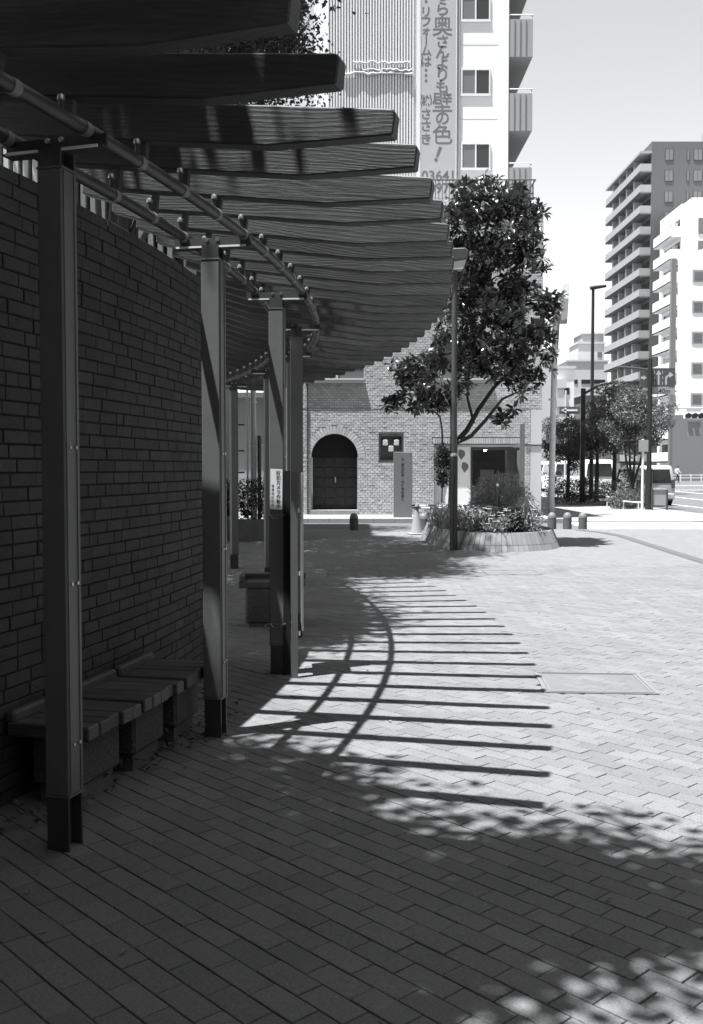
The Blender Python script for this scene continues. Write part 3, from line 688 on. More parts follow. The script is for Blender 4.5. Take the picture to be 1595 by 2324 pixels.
for k in range(-2, 4):                                    # balconies on the right flank
    yt = 212 + 168.2 * k; zt = A(1180, yt, TY).z
    if zt < 8.5: continue
    bl = MB().span(TX1 + .002, 6.68, TY + .02, TY + 9, zt - 1.35, zt - 1.2).build('balcony', 'midgrey', tw)
    MB().span(TX1 + .06, 6.68, TY - .02, TY + .018, zt - 1.36, zt).span(6.64, 6.68, TY + .019, TY + 9, zt - 1.34, zt).build('parapet', 'midgrey', bl)
    for q in (1, 2, 3): box('parapet_rib', 'greywall', bl, (TX1 + .06 + q * .21, TY - .03, zt - .68), (.035, .018, 1.28))
    MB().tube([(TX1 + .05, TY, zt + .16), (6.68, TY, zt + .16)], .022, 6).tube([(6.62, TY, zt), (6.62, TY, zt + .16)], .018, 6).tube([(6.68, TY, zt + .16), (6.66, TY + 9, zt + .16)], .022, 6).build('handrail', 'white2', bl)
    MB().span(TX1 + .003, TX1 + .02, TY + .5, TY + 3.2, zt - 1.2, zt + .9).build('balcony_door', 'glassd', bl)
MB().span(TX1 - .3, TX1 + .05, TY - .05, TY, 8, TT).build('corner_strip', 'white', tw)
# banner with its lettering
ba = thing('advert_banner', 'tall grey banner with large vertical writing on the white tower', 'banner', (A(994, 300, TY).x, TY - .1, 9))
a, b_ = A(954, 0, TY), A(1034, 450, TY)
MB().span(a.x, b_.x, TY - .11, TY - .085, b_.z, TT - .5).build('cloth', 'sign', ba)
MB().tube([(a.x, TY - .115, b_.z), (a.x, TY - .115, TT - .5)], .012, 6).tube([(b_.x, TY - .115, b_.z), (b_.x, TY - .115, TT - .5)], .012, 6).build('edge_cord', 'white2', ba)
KP = TY / FPX
def put(ch, x, y, size, bold=.0, sx=1.0, rot=0.0):
    c = A(x, y, TY); cr, sr = math.cos(rot), math.sin(rot)
    glyph(ba, 'signink', ch, size * KP, bold * KP, lambda u, v: (c.x + u * cr - v * sr, TY - .114, c.z + u * sr + v * cr), sx)
for ch, y, s, b2 in (('な', -10, 34, .6), ('ら', 23, 34, .6), ('奥', 62, 47, .25), ('さ', 97, 32, .6), ('ん', 121, 32, .6), ('よ', 146, 32, .6), ('り', 172, 34, .6), ('も', 199, 32, .6), ('壁', 235, 47, .25), ('の', 270, 34, .6), ('色', 308, 47, .25)): put(ch, 1003, y, s, b2)
put('！', 1003, 356, 42, 1.2, 1.0, -.35)
for ch, y, s, r_ in (('・', 7, 26, 0), ('リ', 30, 26, 0), ('フ', 52, 26, 0), ('ォ', 72, 22, 0), ('ー', 93, 26, -math.pi / 2), ('ム', 118, 26, 0), ('は', 142, 26, 0), ('・', 162, 24, 0), ('・', 174, 24, 0), ('・', 186, 24, 0), ('㈱', 231, 27, 0), ('さ', 261, 27, 0), ('さ', 288, 27, 0), ('き', 318, 27, 0)): put(ch, 966, y, s, .5, 1.0, r_)
put('03641', 995, 400, 31, .5); put('0979', 1003, 428, 31, .5)
# ================================================================== left background
fb_ = thing('finned_building', 'building faced with pale upright fins, seen above the curved wall', 'building', (-6, 20, 0))
MB().span(-18, -3.05, 20.3, 25, 0, 15).build('wall', 'darkgrey', fb_)
ff = MB().box((0, 0, 0), (.095, .28, 15)).build('fin_proto', 'palegrey'); ffm = ff.data; bpy.data.objects.remove(ff)
x = -3.62
while x > -9.0: obj('fin', ffm, fb_, (x + 6, .16, 7.5)); x -= .19
MB().span(-3.34, -3.045, 20.0, 20.299, 0, 15).build('corner_pier', 'midgrey', fb_)
for k in range(20): MB().span(-3.045, -3.01, 20.35 + k * .23, 20.47 + k * .23, 0, 15).build('side_rib', 'midgrey', fb_)
pb = thing('pale_building', 'low pale-walled building beyond the hedge on the left', 'building', (-4, 31.5, 0))
MB().span(-8, -2.04, 31.5, 38, 0, 3.7).build('wall', 'midgrey', pb); MB().span(-8.2, -2.02, 31.2, 38, 3.7, 3.86).build('eave', 'greywall', pb); MB().span(-2.9, -2.3, 31.46, 31.5, 2.2, 2.26).build('wall_vent', 'palegrey', pb)
up = A(582, 1100, 27.0); t = thing('concrete_pole', 'slim pale concrete pole before the pale building, left of the posts', 'pole', (up.x, 26.2, 0))
MB().tube([(up.x, 26.2, 0), (up.x, 26.2, 5.5)], [.085, .07], 12).build('shaft', 'palegrey', t, smooth=True); MB().tube([(up.x - .15, 26.14, .1), (up.x - .15, 26.14, 5.2)], .03, 8).build('cable_pipe', 'silver', t); MB().tube([(up.x + .16, 26.15, .1), (up.x + .16, 26.15, 2.35)], .05, 8).build('guard_sleeve', 'darkgrey', t)
for z in (1.2, 2.05, 3.2): MB().tube([(up.x, 26.2, z), (up.x, 26.2, z + .05)], .095, 12).build('band', 'silver', t)
dp = A(530, 1000, 23.0); t = thing('dark_pole', 'dark steel pole left of the hedge, behind the second post', 'pole', (dp.x, 23, 0)); MB().tube([(dp.x, 23, 0), (dp.x, 23, 3.25)], .05, 10).build('shaft', 'darkgrey', t)
for z in (1.4, 1.9, 2.5): MB().tube([(dp.x, 23, z), (dp.x + .25, 23, z)], .02, 6).build('step_bar', 'darkgrey', t)
hp = thing('hedge_planter', 'low dark concrete planter wall under the hedge', 'planter', (-2.6, 20.5, 0))
MB().span(-5.5, -1.12, 20.4, 20.58, 0, .44).build('wall', 'darkconcrete', hp); MB().span(-1.28, -1.1, 20.59, 22.2, 0, .44).build('end_wall', 'darkconcrete', hp); MB().span(-5.5, -1.29, 20.59, 22.2, 0, .36).build('soil', 'soil', hp)
def foliage(mb, c, rad, n, l, w_, rr, shell=.45, up=0.0):
    c = Vector(c)
    for k in range(n):
        d = rvec(rr); f = shell + (1 - shell) * rr.random() ** .5
        p = c + Vector((d.x * rad[0], d.y * rad[1], d.z * rad[2])) * f * (1 + .12 * math.sin(7 * d.x + 5 * d.z))
        v = rvec(rr) * .8 + d * .5 + Vector((0, 0, up)); leaf_quad(mb, p, v, rvec(rr), l * rr.uniform(.6, 1.3), w_ * rr.uniform(.7, 1.2))
hr_ = random.Random(21); hg = MB()
for k in range(12): foliage(hg, (-1.45 - k * .32, 21.2, .86 + hr_.uniform(-.06, .06)), (.32, .55, .46), 900, .06, .035, hr_, .6)
tag(hg.build('hedge', 'leafd', None, fix=False), 'dense dark clipped hedge in shade behind the far bench', 'hedge')
# ================================================================== notice, stakes and wire at the third post
def post_frame(th):
    c = P(RPOST, th); rot = Matrix.Rotation(th, 3, 'Z'); return lambda x, y, z: c + rot @ Vector((x, y, z))
q3 = post_frame(-.0807)
nt_ = thing('camera_notice', 'white sticker with black vertical writing on the third grey post', 'notice', q3(0, -.06, 1.2))
MB().add([q3(x, -.0555 + dy, z) for dy in (0, -.001) for x, z in ((-.044, 1.205), (.042, 1.20), (.046, 1.492), (-.042, 1.496))], [(0, 1, 2, 3), (7, 6, 5, 4)]).build('sheet', 'paper', nt_, fix=False)
for k, ch in enumerate('防犯カメラ作動中'): glyph(nt_, 'ink', ch, .0335, .0006, lambda u, v, z=1.465 - k * .0345: q3(.016 + u, -.0575, z + v))
for k, ch in enumerate('清澄地区町会'): glyph(nt_, 'ink', ch, .022, .0002, lambda u, v, z=1.372 - k * .0275: q3(-.026 + u, -.0575, z + v))
sb = G(665, 1537); t = thing('sign_stake', 'edge-on sign board on grey and black stakes tied beside the third post', 'sign', (sb.x, sb.y, 0))
box('stake', 'steel', t, (sb.x + .012, sb.y, .735), (.045, .045, 1.47), .1); box('rear_stake', 'black', t, (sb.x - .05, sb.y + .12, .74), (.05, .05, 1.48), .1)
box('board', 'offwhite', t, (sb.x + .055, sb.y + .24, .90), (.014, .46, 1.13), .062); 
for z in (.32, .75, 1.2): box('clip', 'silver', t, (sb.x + .042, sb.y + .0, z), (.02, .03, .03), .1)
for n, z in enumerate((1.165, .375)):
    m = MB(); a = .059; pts = [q3(-a - .03, -a - .01, z - .02), q3(-a, -a - .002, z), q3(0, -a - .004, z - .004), q3(a, -a - .004, z - .002), q3(a + .03, -a + .03, z), q3(.10, .0, z - .004), q3(.09, .05, z)]
    m.tube(pts, .0022, 5); m.tube([q3(-a + .01, -a - .003, z - .002), q3(-.02, -a - .006, z - .026), q3(.03, -a - .006, z - .02), q3(a - .01, -a - .004, z - .003)], .0016, 5)
    tag(m.build('tie_wire', 'bright', None, fix=False), ('upper' if n == 0 else 'lower') + ' twist of pale wire tied round the third grey post', 'wire', 'wires round the third post')
# ================================================================== street lamp in front of the planter
lp = G(1029, 1248); t = thing('plaza_lamp', 'slim dark plaza lamp post in front of the planter', 'street lamp', lp)
MB().tube([(lp.x, lp.y, 0), (lp.x, lp.y, 1.72)], [.072, .069], 20).build('lower_shaft', 'lamp', t, smooth=True); MB().tube([(lp.x, lp.y, 1.72), (lp.x, lp.y, 5.15)], [.056, .05], 18).build('upper_shaft', 'lampl', t, smooth=True)
MB().lathe([(.072, 0), (.072, .02), (.055, .06)], (lp.x, lp.y, 1.715), 20).build('collar', 'bright', t, smooth=True)
MB().prism([(-.16, 5.20), (.22, 5.26), (.24, 5.40), (.18, 5.46), (-.30, 5.44), (-.34, 5.36)], lambda x, z: (lp.x + x, lp.y - .12, z), lambda x, z: (lp.x + x, lp.y + .16, z)).build('lamp_head', 'lampl', t, bevel=.02)
MB().prism([(-.10, 5.06), (.14, 5.08), (.20, 5.255), (-.14, 5.20)], lambda x, z: (lp.x + x, lp.y - .10, z), lambda x, z: (lp.x + x, lp.y + .14, z)).build('lamp_lens', 'lens', t, bevel=.01)
# ================================================================== raised planter
pl = thing('raised_planter', 'low rounded brick planter with sloping sides and flowers', 'planter', (2.7, 19.4, 0))
front = [G(x, y) for x, y in ((955, 1221), (972, 1232), (1000, 1242), (1045, 1248), (1095, 1251), (1150, 1252), (1205, 1250.5), (1248, 1247), (1268, 1242))]
ctrl = [Vector((p.x, p.y, 0)) for p in front] + [Vector(p) for p in ((4.08, 19.7, 0), (3.8, 20.9, 0), (3.1, 21.7, 0), (2.2, 21.9, 0), (1.6, 21.8, 0))]
def catmull(c, m=14):
    out = []; n = len(c)
    for i in range(n):
        p0, p1, p2, p3 = c[i - 1], c[i], c[(i + 1) % n], c[(i + 2) % n]
        for k in range(m):
            t_ = k / m; out.append(.5 * ((2 * p1) + (p2 - p0) * t_ + (2 * p0 - 5 * p1 + 4 * p2 - p3) * t_ ** 2 + (3 * p1 - p0 - 3 * p2 + p3) * t_ ** 3))
    return out
loop = catmull(ctrl); cen = sum(loop, Vector()) / len(loop)
# equal steps round the rim
per = [0.0]
for a, b_ in zip(loop, loop[1:] + loop[:1]): per.append(per[-1] + (b_ - a).length)
NB = int(per[-1] / .108); stepb = per[-1] / NB
def at_s(s):
    s %= per[-1]
    for i in range(len(loop)):
        if per[i + 1] >= s: return loop[i].lerp(loop[(i + 1) % len(loop)], (s - per[i]) / max(per[i + 1] - per[i], 1e-6))
def inward(s):
    d = at_s(s + .05) - at_s(s - .05); n_ = Vector((-d.y, d.x, 0)).normalized(); return n_ if n_.dot(cen - at_s(s)) > 0 else -n_
PHT = .325
def wpt(s, z, dep=0.0): return at_s(s) + inward(s) * (.14 * z / PHT + dep) + Vector((0, 0, z))
cr_ = MB(); NS = 120
for i in range(NS):
    s = per[-1] * i / NS
    for z, d in ((0, .012), (PHT - .005, .012), (PHT - .005, .2), (.25, .2)): cr_.v.append(tuple(wpt(s, z, d)))
for i in range(NS):
    for k in range(3): j = (i + 1) % NS; cr_.f.append((i * 4 + k, j * 4 + k, j * 4 + k + 1, i * 4 + k + 1))
cr_.build('rim', 'darkconcrete', pl)
so = MB(); so.add([wpt(per[-1] * i / NS, .29, .17) for i in range(NS)], [tuple(range(NS))]); so.build('soil', 'soil', pl)
for k in range(NB):
    s0, s1 = k * stepb + .004, (k + 1) * stepb - .004
    for z0, z1 in ((.0, .105), (.112, PHT)):
        v = [wpt(s, z, d) for d in (rnd.uniform(-.003, .003), .05) for s, z in ((s0, z0), (s1, z0), (s1, z1), (s0, z1))]
        MB().add(v, [(0, 1, 2, 3), (7, 6, 5, 4), (0, 4, 5, 1), (1, 5, 6, 2), (2, 6, 7, 3), (3, 7, 4, 0)]).build('brick', 'planterb', pl)
pr = random.Random(31)
def inside_planter(x, y, m=.25):
    c = False
    for i in range(len(loop)):
        (x0, y0), (x1, y1) = loop[i].xy, loop[i - 1].xy
        if (y0 > y) != (y1 > y) and x < (x1 - x0) * (y - y0) / (y1 - y0) + x0: c = not c
    return c and min((Vector((x, y, 0)) - p).length for p in loop[::4]) > m
# flowering ground cover (nobody could count its leaves)
gc = MB(); fl = MB()
for k in range(420):
    x, y = pr.uniform(1.3, 4), pr.uniform(17.8, 21.8)
    if not inside_planter(x, y, .2) or (proj((x, y, .5))[0] > 1222): continue
    h = pr.uniform(.12, .40); foliage(gc, (x, y, .30 + h * .5), (.10, .10, h * .6), 26, .09, .03, pr, .2, .6)
    if pr.random() < .75:
        for q in range(3):
            p = Vector((x + pr.gauss(0, .06), y + pr.gauss(0, .06), .33 + h * 1.1))
            for j in range(5): a_ = j * 1.2566; leaf_quad(fl, p, Vector((math.cos(a_), math.sin(a_), .3)), Vector((0, 0, 1)), .045, .036)
g_ = gc.build('ground_cover', 'leafs', None, fix=False); g_['kind'] = 'stuff'; tag(g_, 'low leafy bedding plants filling the raised planter', 'plants')
f_l = fl.build('flowers', 'petal', None, fix=False); f_l['kind'] = 'stuff'; tag(f_l, 'small white flowers scattered over the raised planter bedding', 'flowers')
def shrub(name, label, parts, mat, l, w_, seed, up=0.0, shell=.3, stem=True):
    rr = random.Random(seed); c0 = parts[0][0]; t_ = thing(name, label, 'shrub', (c0[0], c0[1], .3)); m = MB()
    for c, rad, n_ in parts: foliage(m, c, rad, n_, l, w_, rr, shell, up)
    m.build('foliage', mat, t_, fix=False)
    if stem:
        s = MB()
        for c, rad, n_ in parts: s.tube([(c0[0], c0[1], .25), (c[0], c[1], c[2] + rad[2] * .3)], [.03, .008], 6)
        s.build('stem', 'bark', t_)
    return t_
feather = [((2.75, 20.2, .95), (.34, .35, .34), 1500), ((3.1, 20.2, 1.05), (.36, .35, .36), 1500), ((2.95, 20.0, .75), (.5, .4, .3), 1500), ((3.42, 20.3, .85), (.26, .3, .26), 900), ((2.62, 20.1, .7), (.25, .3, .3), 800)]
shrub('feathery_shrub', 'tall feathery conifer-like shrub in the middle of the planter', feather, M('feathery_leaf', .30, .6, isl=.5, trans=.2), .075, .02, 41, .2)
shrub('dark_shrub', 'small dark round shrub at the right front of the planter', [((3.02, 18.75, .52), (.24, .22, .22), 1100)], 'leafd', .05, .03, 42, .2)
for n, (x, y, hh, lab, mat) in enumerate(((3.36, 19.1, .62, 'pale arching ornamental grass at the right end of the planter', 'leafp'), (1.86, 19.3, .45, 'pale grass tuft at the left end of the planter', 'leafp'), (2.3, 18.6, .42, 'spiky pale-bladed plant right of the lamp post', 'leafp'), (2.62, 19.1, .45, 'spiky striped-leaf plant before the feathery shrub', 'leafp'), (1.7, 20.4, .38, 'pale tuft near the back left of the planter', 'leafp'), (3.3, 20.6, .5, 'grass clump behind the feathery shrub in the planter', 'leafs'))):
    m = MB(); rr = random.Random(50 + n)
    for k in range(90 if n in (0, 1, 4, 5) else 34):
        a_ = rr.uniform(0, 6.28); r_ = rr.uniform(.1, .42) * hh / .5; w_ = .008 if n in (0, 1, 4, 5) else .022
        b0 = Vector((x + rr.gauss(0, .05), y + rr.gauss(0, .05), .28)); tp = b0 + Vector((math.cos(a_) * r_ * .5, math.sin(a_) * r_ * .5, hh * rr.uniform(.7, 1.1))); ed = tp + Vector((math.cos(a_) * r_, math.sin(a_) * r_, -hh * rr.uniform(.0, .4)))
        sd = Vector((-math.sin(a_), math.cos(a_), 0)) * w_
        m.add([b0 - sd, b0 + sd, tp + sd * .8, tp - sd * .8, ed], [(0, 1, 2, 3), (3, 2, 4)])
    tag(m.build('grass_tuft', mat, None, fix=False), lab, 'grass', 'grass tufts in the planter')
t = thing('plaque', 'small grey plaque board standing among the planter shrubs', 'plaque', (3.2, 19.5, .3)); box('board', 'midgrey', t, (3.2, 19.5, .62), (.46, .03, .22)); box('label_plate', 'palegrey', t, (3.28, 19.48, .63), (.22, .012, .14)); box('foot', 'darkgrey', t, (3.0, 19.52, .4), (.03, .03, .24)); box('foot', 'darkgrey', t, (3.38, 19.52, .4), (.03, .03, .24))
t = thing('garden_stake', 'short pale-topped stake in the planter beside the feathery shrub', 'stake', (2.87, 19.6, .3)); box('shaft', 'steel', t, (2.87, 19.6, .72), (.035, .035, .86)); box('top', 'white2', t, (2.87, 19.6, 1.17), (.04, .04, .05))
# ================================================================== magnolia
MY = 19.6
mg = thing('magnolia_tree', 'large-leaved evergreen magnolia growing in the planter behind the lamp post', 'tree', (A(1026, 1190, MY).x, MY, .3))
def br(pts, rads, name='branch'):
    m = MB(); m.tube([A(x, y, MY + dy) for x, y, dy in pts], rads, 9); return m.build(name, 'bark', mg, smooth=True)
b0 = A(1026, 1190, MY); tb = MB(); tb.tube([(b0.x, MY, .25), A(1027, 1120, MY), A(1029, 1060, MY), A(1030, 1005, MY), A(1028, 930, MY), A(1030, 860, MY - .05), A(1042, 760, MY - .1), A(1070, 650, MY), A(1098, 540, MY + .1), A(1115, 450, MY + .1)], [.11, .085, .08, .075, .06, .05, .042, .035, .026, .012], 10); tb.build('trunk', 'bark', mg, smooth=True)
br([(1030, 1010, 0), (1060, 975, .1), (1085, 930, .25), (1120, 880, .4), (1165, 835, .5), (1205, 760, .6)], [.06, .052, .045, .036, .026, .01])
br([(1038, 1003, 0), (1068, 990, -.15), (1100, 955, -.35), (1140, 905, -.5), (1185, 885, -.6)], [.045, .04, .034, .026, .01])
br([(1029, 930, 0), (1016, 900, .2), (1002, 860, .4), (985, 825, .5), (955, 800, .6)], [.045, .04, .032, .024, .01])
br([(1004, 1012, .2), (1003, 975, .15), (998, 945, .1), (978, 928, .1), (960, 905, .1)], [.02, .018, .016, .013, .006])
br([(1026, 1030, 0), (1010, 1020, .1), (1004, 1005, .2)], [.03, .024, .02])
br([(1075, 960, .2), (1060, 900, .0), (1065, 840, -.3), (1080, 770, -.5), (1120, 700, -.6)], [.03, .026, .022, .017, .008])
br([(1042, 760, 0), (1020, 720, .3), (1000, 690, .5), (985, 740, .6)], [.03, .025, .018, .008]); br([(1070, 650, 0), (1130, 600, .4), (1190, 560, .6)], [.028, .02, .008]); br([(1120, 880, .4), (1180, 820, .2), (1225, 780, .1)], [.024, .016, .006])
br([(1060, 690, 0), (1140, 690, -.5), (1225, 680, -.6), (1255, 690, -.6)], [.025, .018, .012, .005]); br([(1090, 560, 0), (1060, 500, -.4), (1045, 460, -.5)], [.02, .014, .006])
br([(930, 890, .3), (905, 905, .3), (893, 915, .3)], [.008, .006, .004])
ros = []
for vnum in range(6):
    rr = random.Random(70 + vnum); m = MB(); nl = rr.randint(12, 16)
    for q in range(3):
        off = Vector((0, 0, 0)) if q == 0 else Vector((rr.uniform(-.17, .17), rr.uniform(-.17, .17), rr.uniform(-.14, .14)))
        tl = Matrix.Rotation(rr.gauss(0, .5), 3, 'X') @ Matrix.Rotation(rr.gauss(0, .5), 3, 'Y')
        for k in range(nl):
            a_ = k * 2.4 + rr.uniform(-.3, .3); el = rr.uniform(-.35, .8); d = tl @ Vector((math.cos(a_) * math.cos(el), math.sin(a_) * math.cos(el), math.sin(el))); l = rr.uniform(.12, .19); w_ = l * .36
            up_ = Vector((.1, 0, 1)); s_ = d.cross(up_).normalized(); n_ = s_.cross(d).normalized(); b = d * .015
            mid = b + d * l * .5; tp = b + d * l - n_ * l * .12
            m.add([p_ + off for p_ in (b, mid * .55 + s_ * w_ * .42 + n_ * .006, mid * 1.3 + s_ * w_ * .5 + n_ * .010, tp, mid * 1.3 - s_ * w_ * .5 + n_ * .010, mid * .55 - s_ * w_ * .42 + n_ * .006, mid)], [(0, 1, 6), (1, 2, 6), (2, 3, 6), (3, 4, 6), (4, 5, 6), (5, 0, 6)])
    o = m.build('ros', 'leafg', None, fix=False, smooth=True); ros.append(o.data); bpy.data.objects.remove(o)
outl = [(1040, 440), (1075, 408), (1130, 422), (1195, 428), (1213, 480), (1222, 560), (1242, 600), (1230, 660), (1240, 700), (1240, 740), (1248, 790), (1238, 850), (1190, 885), (1150, 862), (1105, 850), (1062, 890), (1010, 915), (968, 935), (940, 900), (905, 868), (900, 842), (930, 805), (965, 772), (985, 722), (1000, 680), (1030, 620), (1018, 540), (1012, 500)]
def in_poly(x, y, poly):
    c = False
    for i in range(len(poly)):
        (x0, y0), (x1, y1) = poly[i], poly[i - 1]
        if (y0 > y) != (y1 > y) and x < (x1 - x0) * (y - y0) / (y1 - y0) + x0: c = not c
    return c
rr = random.Random(77); pts = []
holes_ = [(1105, 520, 18), (1000, 800, 16), (1020, 850, 20), (985, 870, 14), (1190, 500, 12), (1130, 800, 10), (1010, 650, 10)]
while len(pts) < 288:
    x, y = rr.uniform(890, 1265), rr.uniform(400, 950)
    if not in_poly(x, y, outl): continue
    if any(math.hypot(x - hx_, y - hy_) < hr__ for hx_, hy_, hr__ in holes_): continue
    wd = 1.0 - abs(y - 680) / 420; dy = rr.uniform(-1, 1) * (.5 + .75 * wd)
    pts.append((x, y, dy))
pts += [(890, 914, .3), (896, 921, .2), (886, 908, .35), (1140, 943, -.3), (1146, 950, -.35), (1256, 690, -.6), (1262, 682, -.6), (1249, 698, -.55), (1186, 886, -.6), (975, 928, .1), (962, 908, .1), (1222, 800, .1)]
for x, y, dy in pts:
    p = A(x, y, MY + dy); o = obj('leaf_cluster', rr.choice(ros), mg, p - mg.location, rr.uniform(0, 6.28))
    o.rotation_euler[0] = rr.gauss(0, .45); o.rotation_euler[1] = rr.gauss(0, .45); s = rr.uniform(.85, 1.2); o.scale = (s, s, s)
# ================================================================== bollards, cone, monolith sign, potted tree
bp = [G(803, 1202), G(961, 1203), G(1252, 1200), G(1287, 1200), G(1322, 1200)]
bl_ = ['lone dark stone bollard before the arched doorway', 'dark stone bollard half hidden behind the traffic cone', 'left bollard of the three by the silver pole', 'middle bollard of the three by the silver pole', 'right bollard of the three, beside the zebra crossing']
proto = thing('bollard', bl_[0], 'bollard', (0, 0, 0), 'dome-topped bollards at the plaza edge')
MB().lathe([(.108, 0), (.108, .255)], n=22).build('shaft', 'bollard', proto, smooth=True); MB().lathe([(.098, .255), (.098, .268)], n=22).build('groove', 'black', proto)
MB().lathe([(.107, .268), (.105, .30), (.095, .345), (.072, .385), (.04, .408), (.004, .415)], n=22).build('dome', M('bollard_dome', .14, .6, var=.1), proto, smooth=True)
for k, p in enumerate(bp):
    o = proto if k == 0 else copy_tree(proto); o.location = (p.x, p.y, -.003); o['label'] = bl_[k]
cp_ = G(945, 1212); t = thing('traffic_cone', 'pale traffic cone with a square base left of the planter', 'traffic cone', cp_)
MB().lathe([(.135, .03), (.13, .05), (.035, .66), (.03, .68)], cp_, 20).build('cone', 'cone', t, smooth=True); MB().lathe([(.10, .2), (.072, .36)], (cp_.x, cp_.y, .002), 20, False).build('reflective_band', M('cone_band', .42, .5), t, smooth=True)
box('base', 'cone', t, (cp_.x, cp_.y, .017), (.37, .37, .032), .3, bevel=.01)
for n, (dy, z) in enumerate(((-.02, .60), (.5, .63))):
    t = thing('barrier_bar', ('nearer' if n == 0 else 'farther') + ' striped bar running right from the traffic cone', 'bar', (cp_.x, cp_.y + dy, z), 'striped bars on the cone')
    for k in range(8): MB().tube([(cp_.x - .1 + k * .2, cp_.y + dy, z), (cp_.x + .1 + k * .2, cp_.y + dy, z)], .018, 8).build('stripe', 'white2' if k % 2 else 'black', t)
    MB().tube([(cp_.x, cp_.y + dy, z), (cp_.x, cp_.y + dy - .001, z + .03)], .05, 10).build('end_ring', 'black', t)
mo = A(914, 1174, 27.9); t = thing('street_sign_monolith', 'upright grey slab sign with vertical street-name writing', 'sign', (mo.x, 27.9, .12))
MB().span(mo.x - .262, mo.x + .262, 27.9, 27.99, .118, 1.95).build('slab', 'monolith', t, bevel=.006)
for k, ch in enumerate('清澄庭園・中村学園通り'): glyph(t, 'ink', ch, .088, .0016, lambda u, v, z=1.60 - k * .0975: (mo.x - .01 + u, 27.897, z + v))
MB().prism([(.04 * math.cos(a_) + mo.x - .01, 1.77 + .03 * math.sin(a_)) for a_ in [i * .3927 for i in range(16)]], lambda x, z: (x, 27.897, z), lambda x, z: (x, 27.895, z)).build('emblem', M('emblem', .09, .6), t)
pt_ = A(1002, 1150, 28.9); t = thing('potted_tree', 'slim dark potted tree standing against the white shop panel', 'tree', (2.66, 29.35, .12))
MB().lathe([(.10, 0), (.13, .22), (.12, .22)], (2.66, 29.35, .12), 16).build('pot', 'greywall', t); MB().tube([(2.66, 29.35, .3), (2.68, 29.35, 1.2), (2.66, 29.35, 1.9)], [.022, .02, .01], 8).build('trunk', 'bark', t)
m = MB(); rr = random.Random(5)
for c, r_ in (((2.68, 29.33, 1.15), .2), ((2.72, 29.33, 1.45), .28), ((2.64, 29.35, 1.75), .27), ((2.85, 29.33, 1.75), .2), ((2.7, 29.3, 2.0), .22)): foliage(m, c, (r_, r_ * .8, r_), 520, .07, .045, rr, .2)
m.build('crown', 'leafd', t, fix=False)
t = thing('shop_post', 'tall grey square post right of the shop window', 'post', (A(1184, 1100, 29.4).x, 29.3, .12)); box('shaft', 'steel', t, (A(1184, 1100, 29.3).x, 29.3, 1.45), (.13, .1, 2.68))
# ================================================================== right side: poles and signs
def pole(name, label, cat, p, top, r0, r1, mat, extra=()):
    t = thing(name, label, cat, (p.x, p.y, p.z)); MB().tube([(p.x, p.y, p.z), (p.x + extra[0] if extra else p.x, p.y, top)], [r0, r1], 14).build('shaft', mat, t, smooth=True); return t
sp_ = A(1250, 1161, 31.0); sp_.z = .0
t = pole('silver_pole', 'tall pale galvanised pole rising behind the three bollards', 'pole', sp_, 6.4, .10, .075, 'silver', (.08,))
for z in (1.55, 2.3, 2.9, 3.6): MB().tube([(sp_.x + .01, 31, z), (sp_.x + .01, 31, z + .05)], .115, 14).build('band', 'silver', t)
MB().tube([(sp_.x + .08, 31, 6.35), (sp_.x + .12, 31, 6.75), (sp_.x + .3, 31, 6.9)], [.06, .06, .05], 10).build('bracket', 'greywall', t)
q = A(1282, 700, 31.2); t = thing('hanging_sign', 'narrow white projecting sign at the top of the silver pole', 'sign', (q.x, 31.2, 5.6))
MB().prism([(-.11, 7.25), (.12, 7.25), (.10, 6.75), (-.13, 6.75)], lambda x, z: (q.x + x, 31.15, z), lambda x, z: (q.x + x, 31.35, z)).build('panel', 'white', t, bevel=.01)
MB().prism([(-.13, 6.74), (.10, 6.74), (.06, 6.0), (-.17, 6.0)], lambda x, z: (q.x + x, 31.15, z), lambda x, z: (q.x + x, 31.35, z)).build('lower_panel', 'midgrey', t)
MB().prism([(-.22, 6.5), (-.14, 6.5), (-.20, 5.2), (-.27, 5.2)], lambda x, z: (q.x + x, 31.2, z), lambda x, z: (q.x + x, 31.3, z)).build('rear_panel', 'greywall', t); MB().tube([(q.x - .28, 31.1, 6.3), (q.x - .1, 31.2, 6.3)], .03, 8).tube([(q.x - .3, 31.1, 5.5), (q.x - .2, 31.2, 5.5)], .03, 8).build('bracket', 'silver', t)
l2 = Vector((A(1341, 1100, 48).x, 48, .0)); t = pole('road_lamp', 'tallest dark road lamp with a short horizontal head', 'street lamp', l2, 10.1, .11, .07, 'lamp')
MB().tube([(l2.x - .15, 48, 10.1), (l2.x + .05, 48, 10.12), (l2.x + .62, 48, 10.2)], [.09, .10, .07], 10).build('lamp_head', 'lamp', t, smooth=True)
l3 = Vector((A(1321, 1110, 44).x, 44, 0)); t = pole('arched_sign_pole', 'dark pole with a long arched arm reaching right over the street trees', 'pole', l3, 5.0, .12, .11, 'lamp')
MB().tube([(l3.x, 44, 4.75), (l3.x + .35, 44, 4.95), (l3.x + .8, 44, 5.2), (l3.x + 2.5, 44, 5.32)], [.06, .06, .055, .045], 10).build('arm', 'lamp', t, smooth=True); box('sign_panel', 'signd', t, (l3.x + 2.0, 43.9, 5.0), (.8, .04, .3))
l4 = Vector((A(1471, 1160, 36.2).x, 36.2, 0)); t = pole('sign_gantry', 'near dark pole carrying the lane direction sign, beside the grey minivan', 'pole', l4, 5.45, .095, .08, 'lamp')
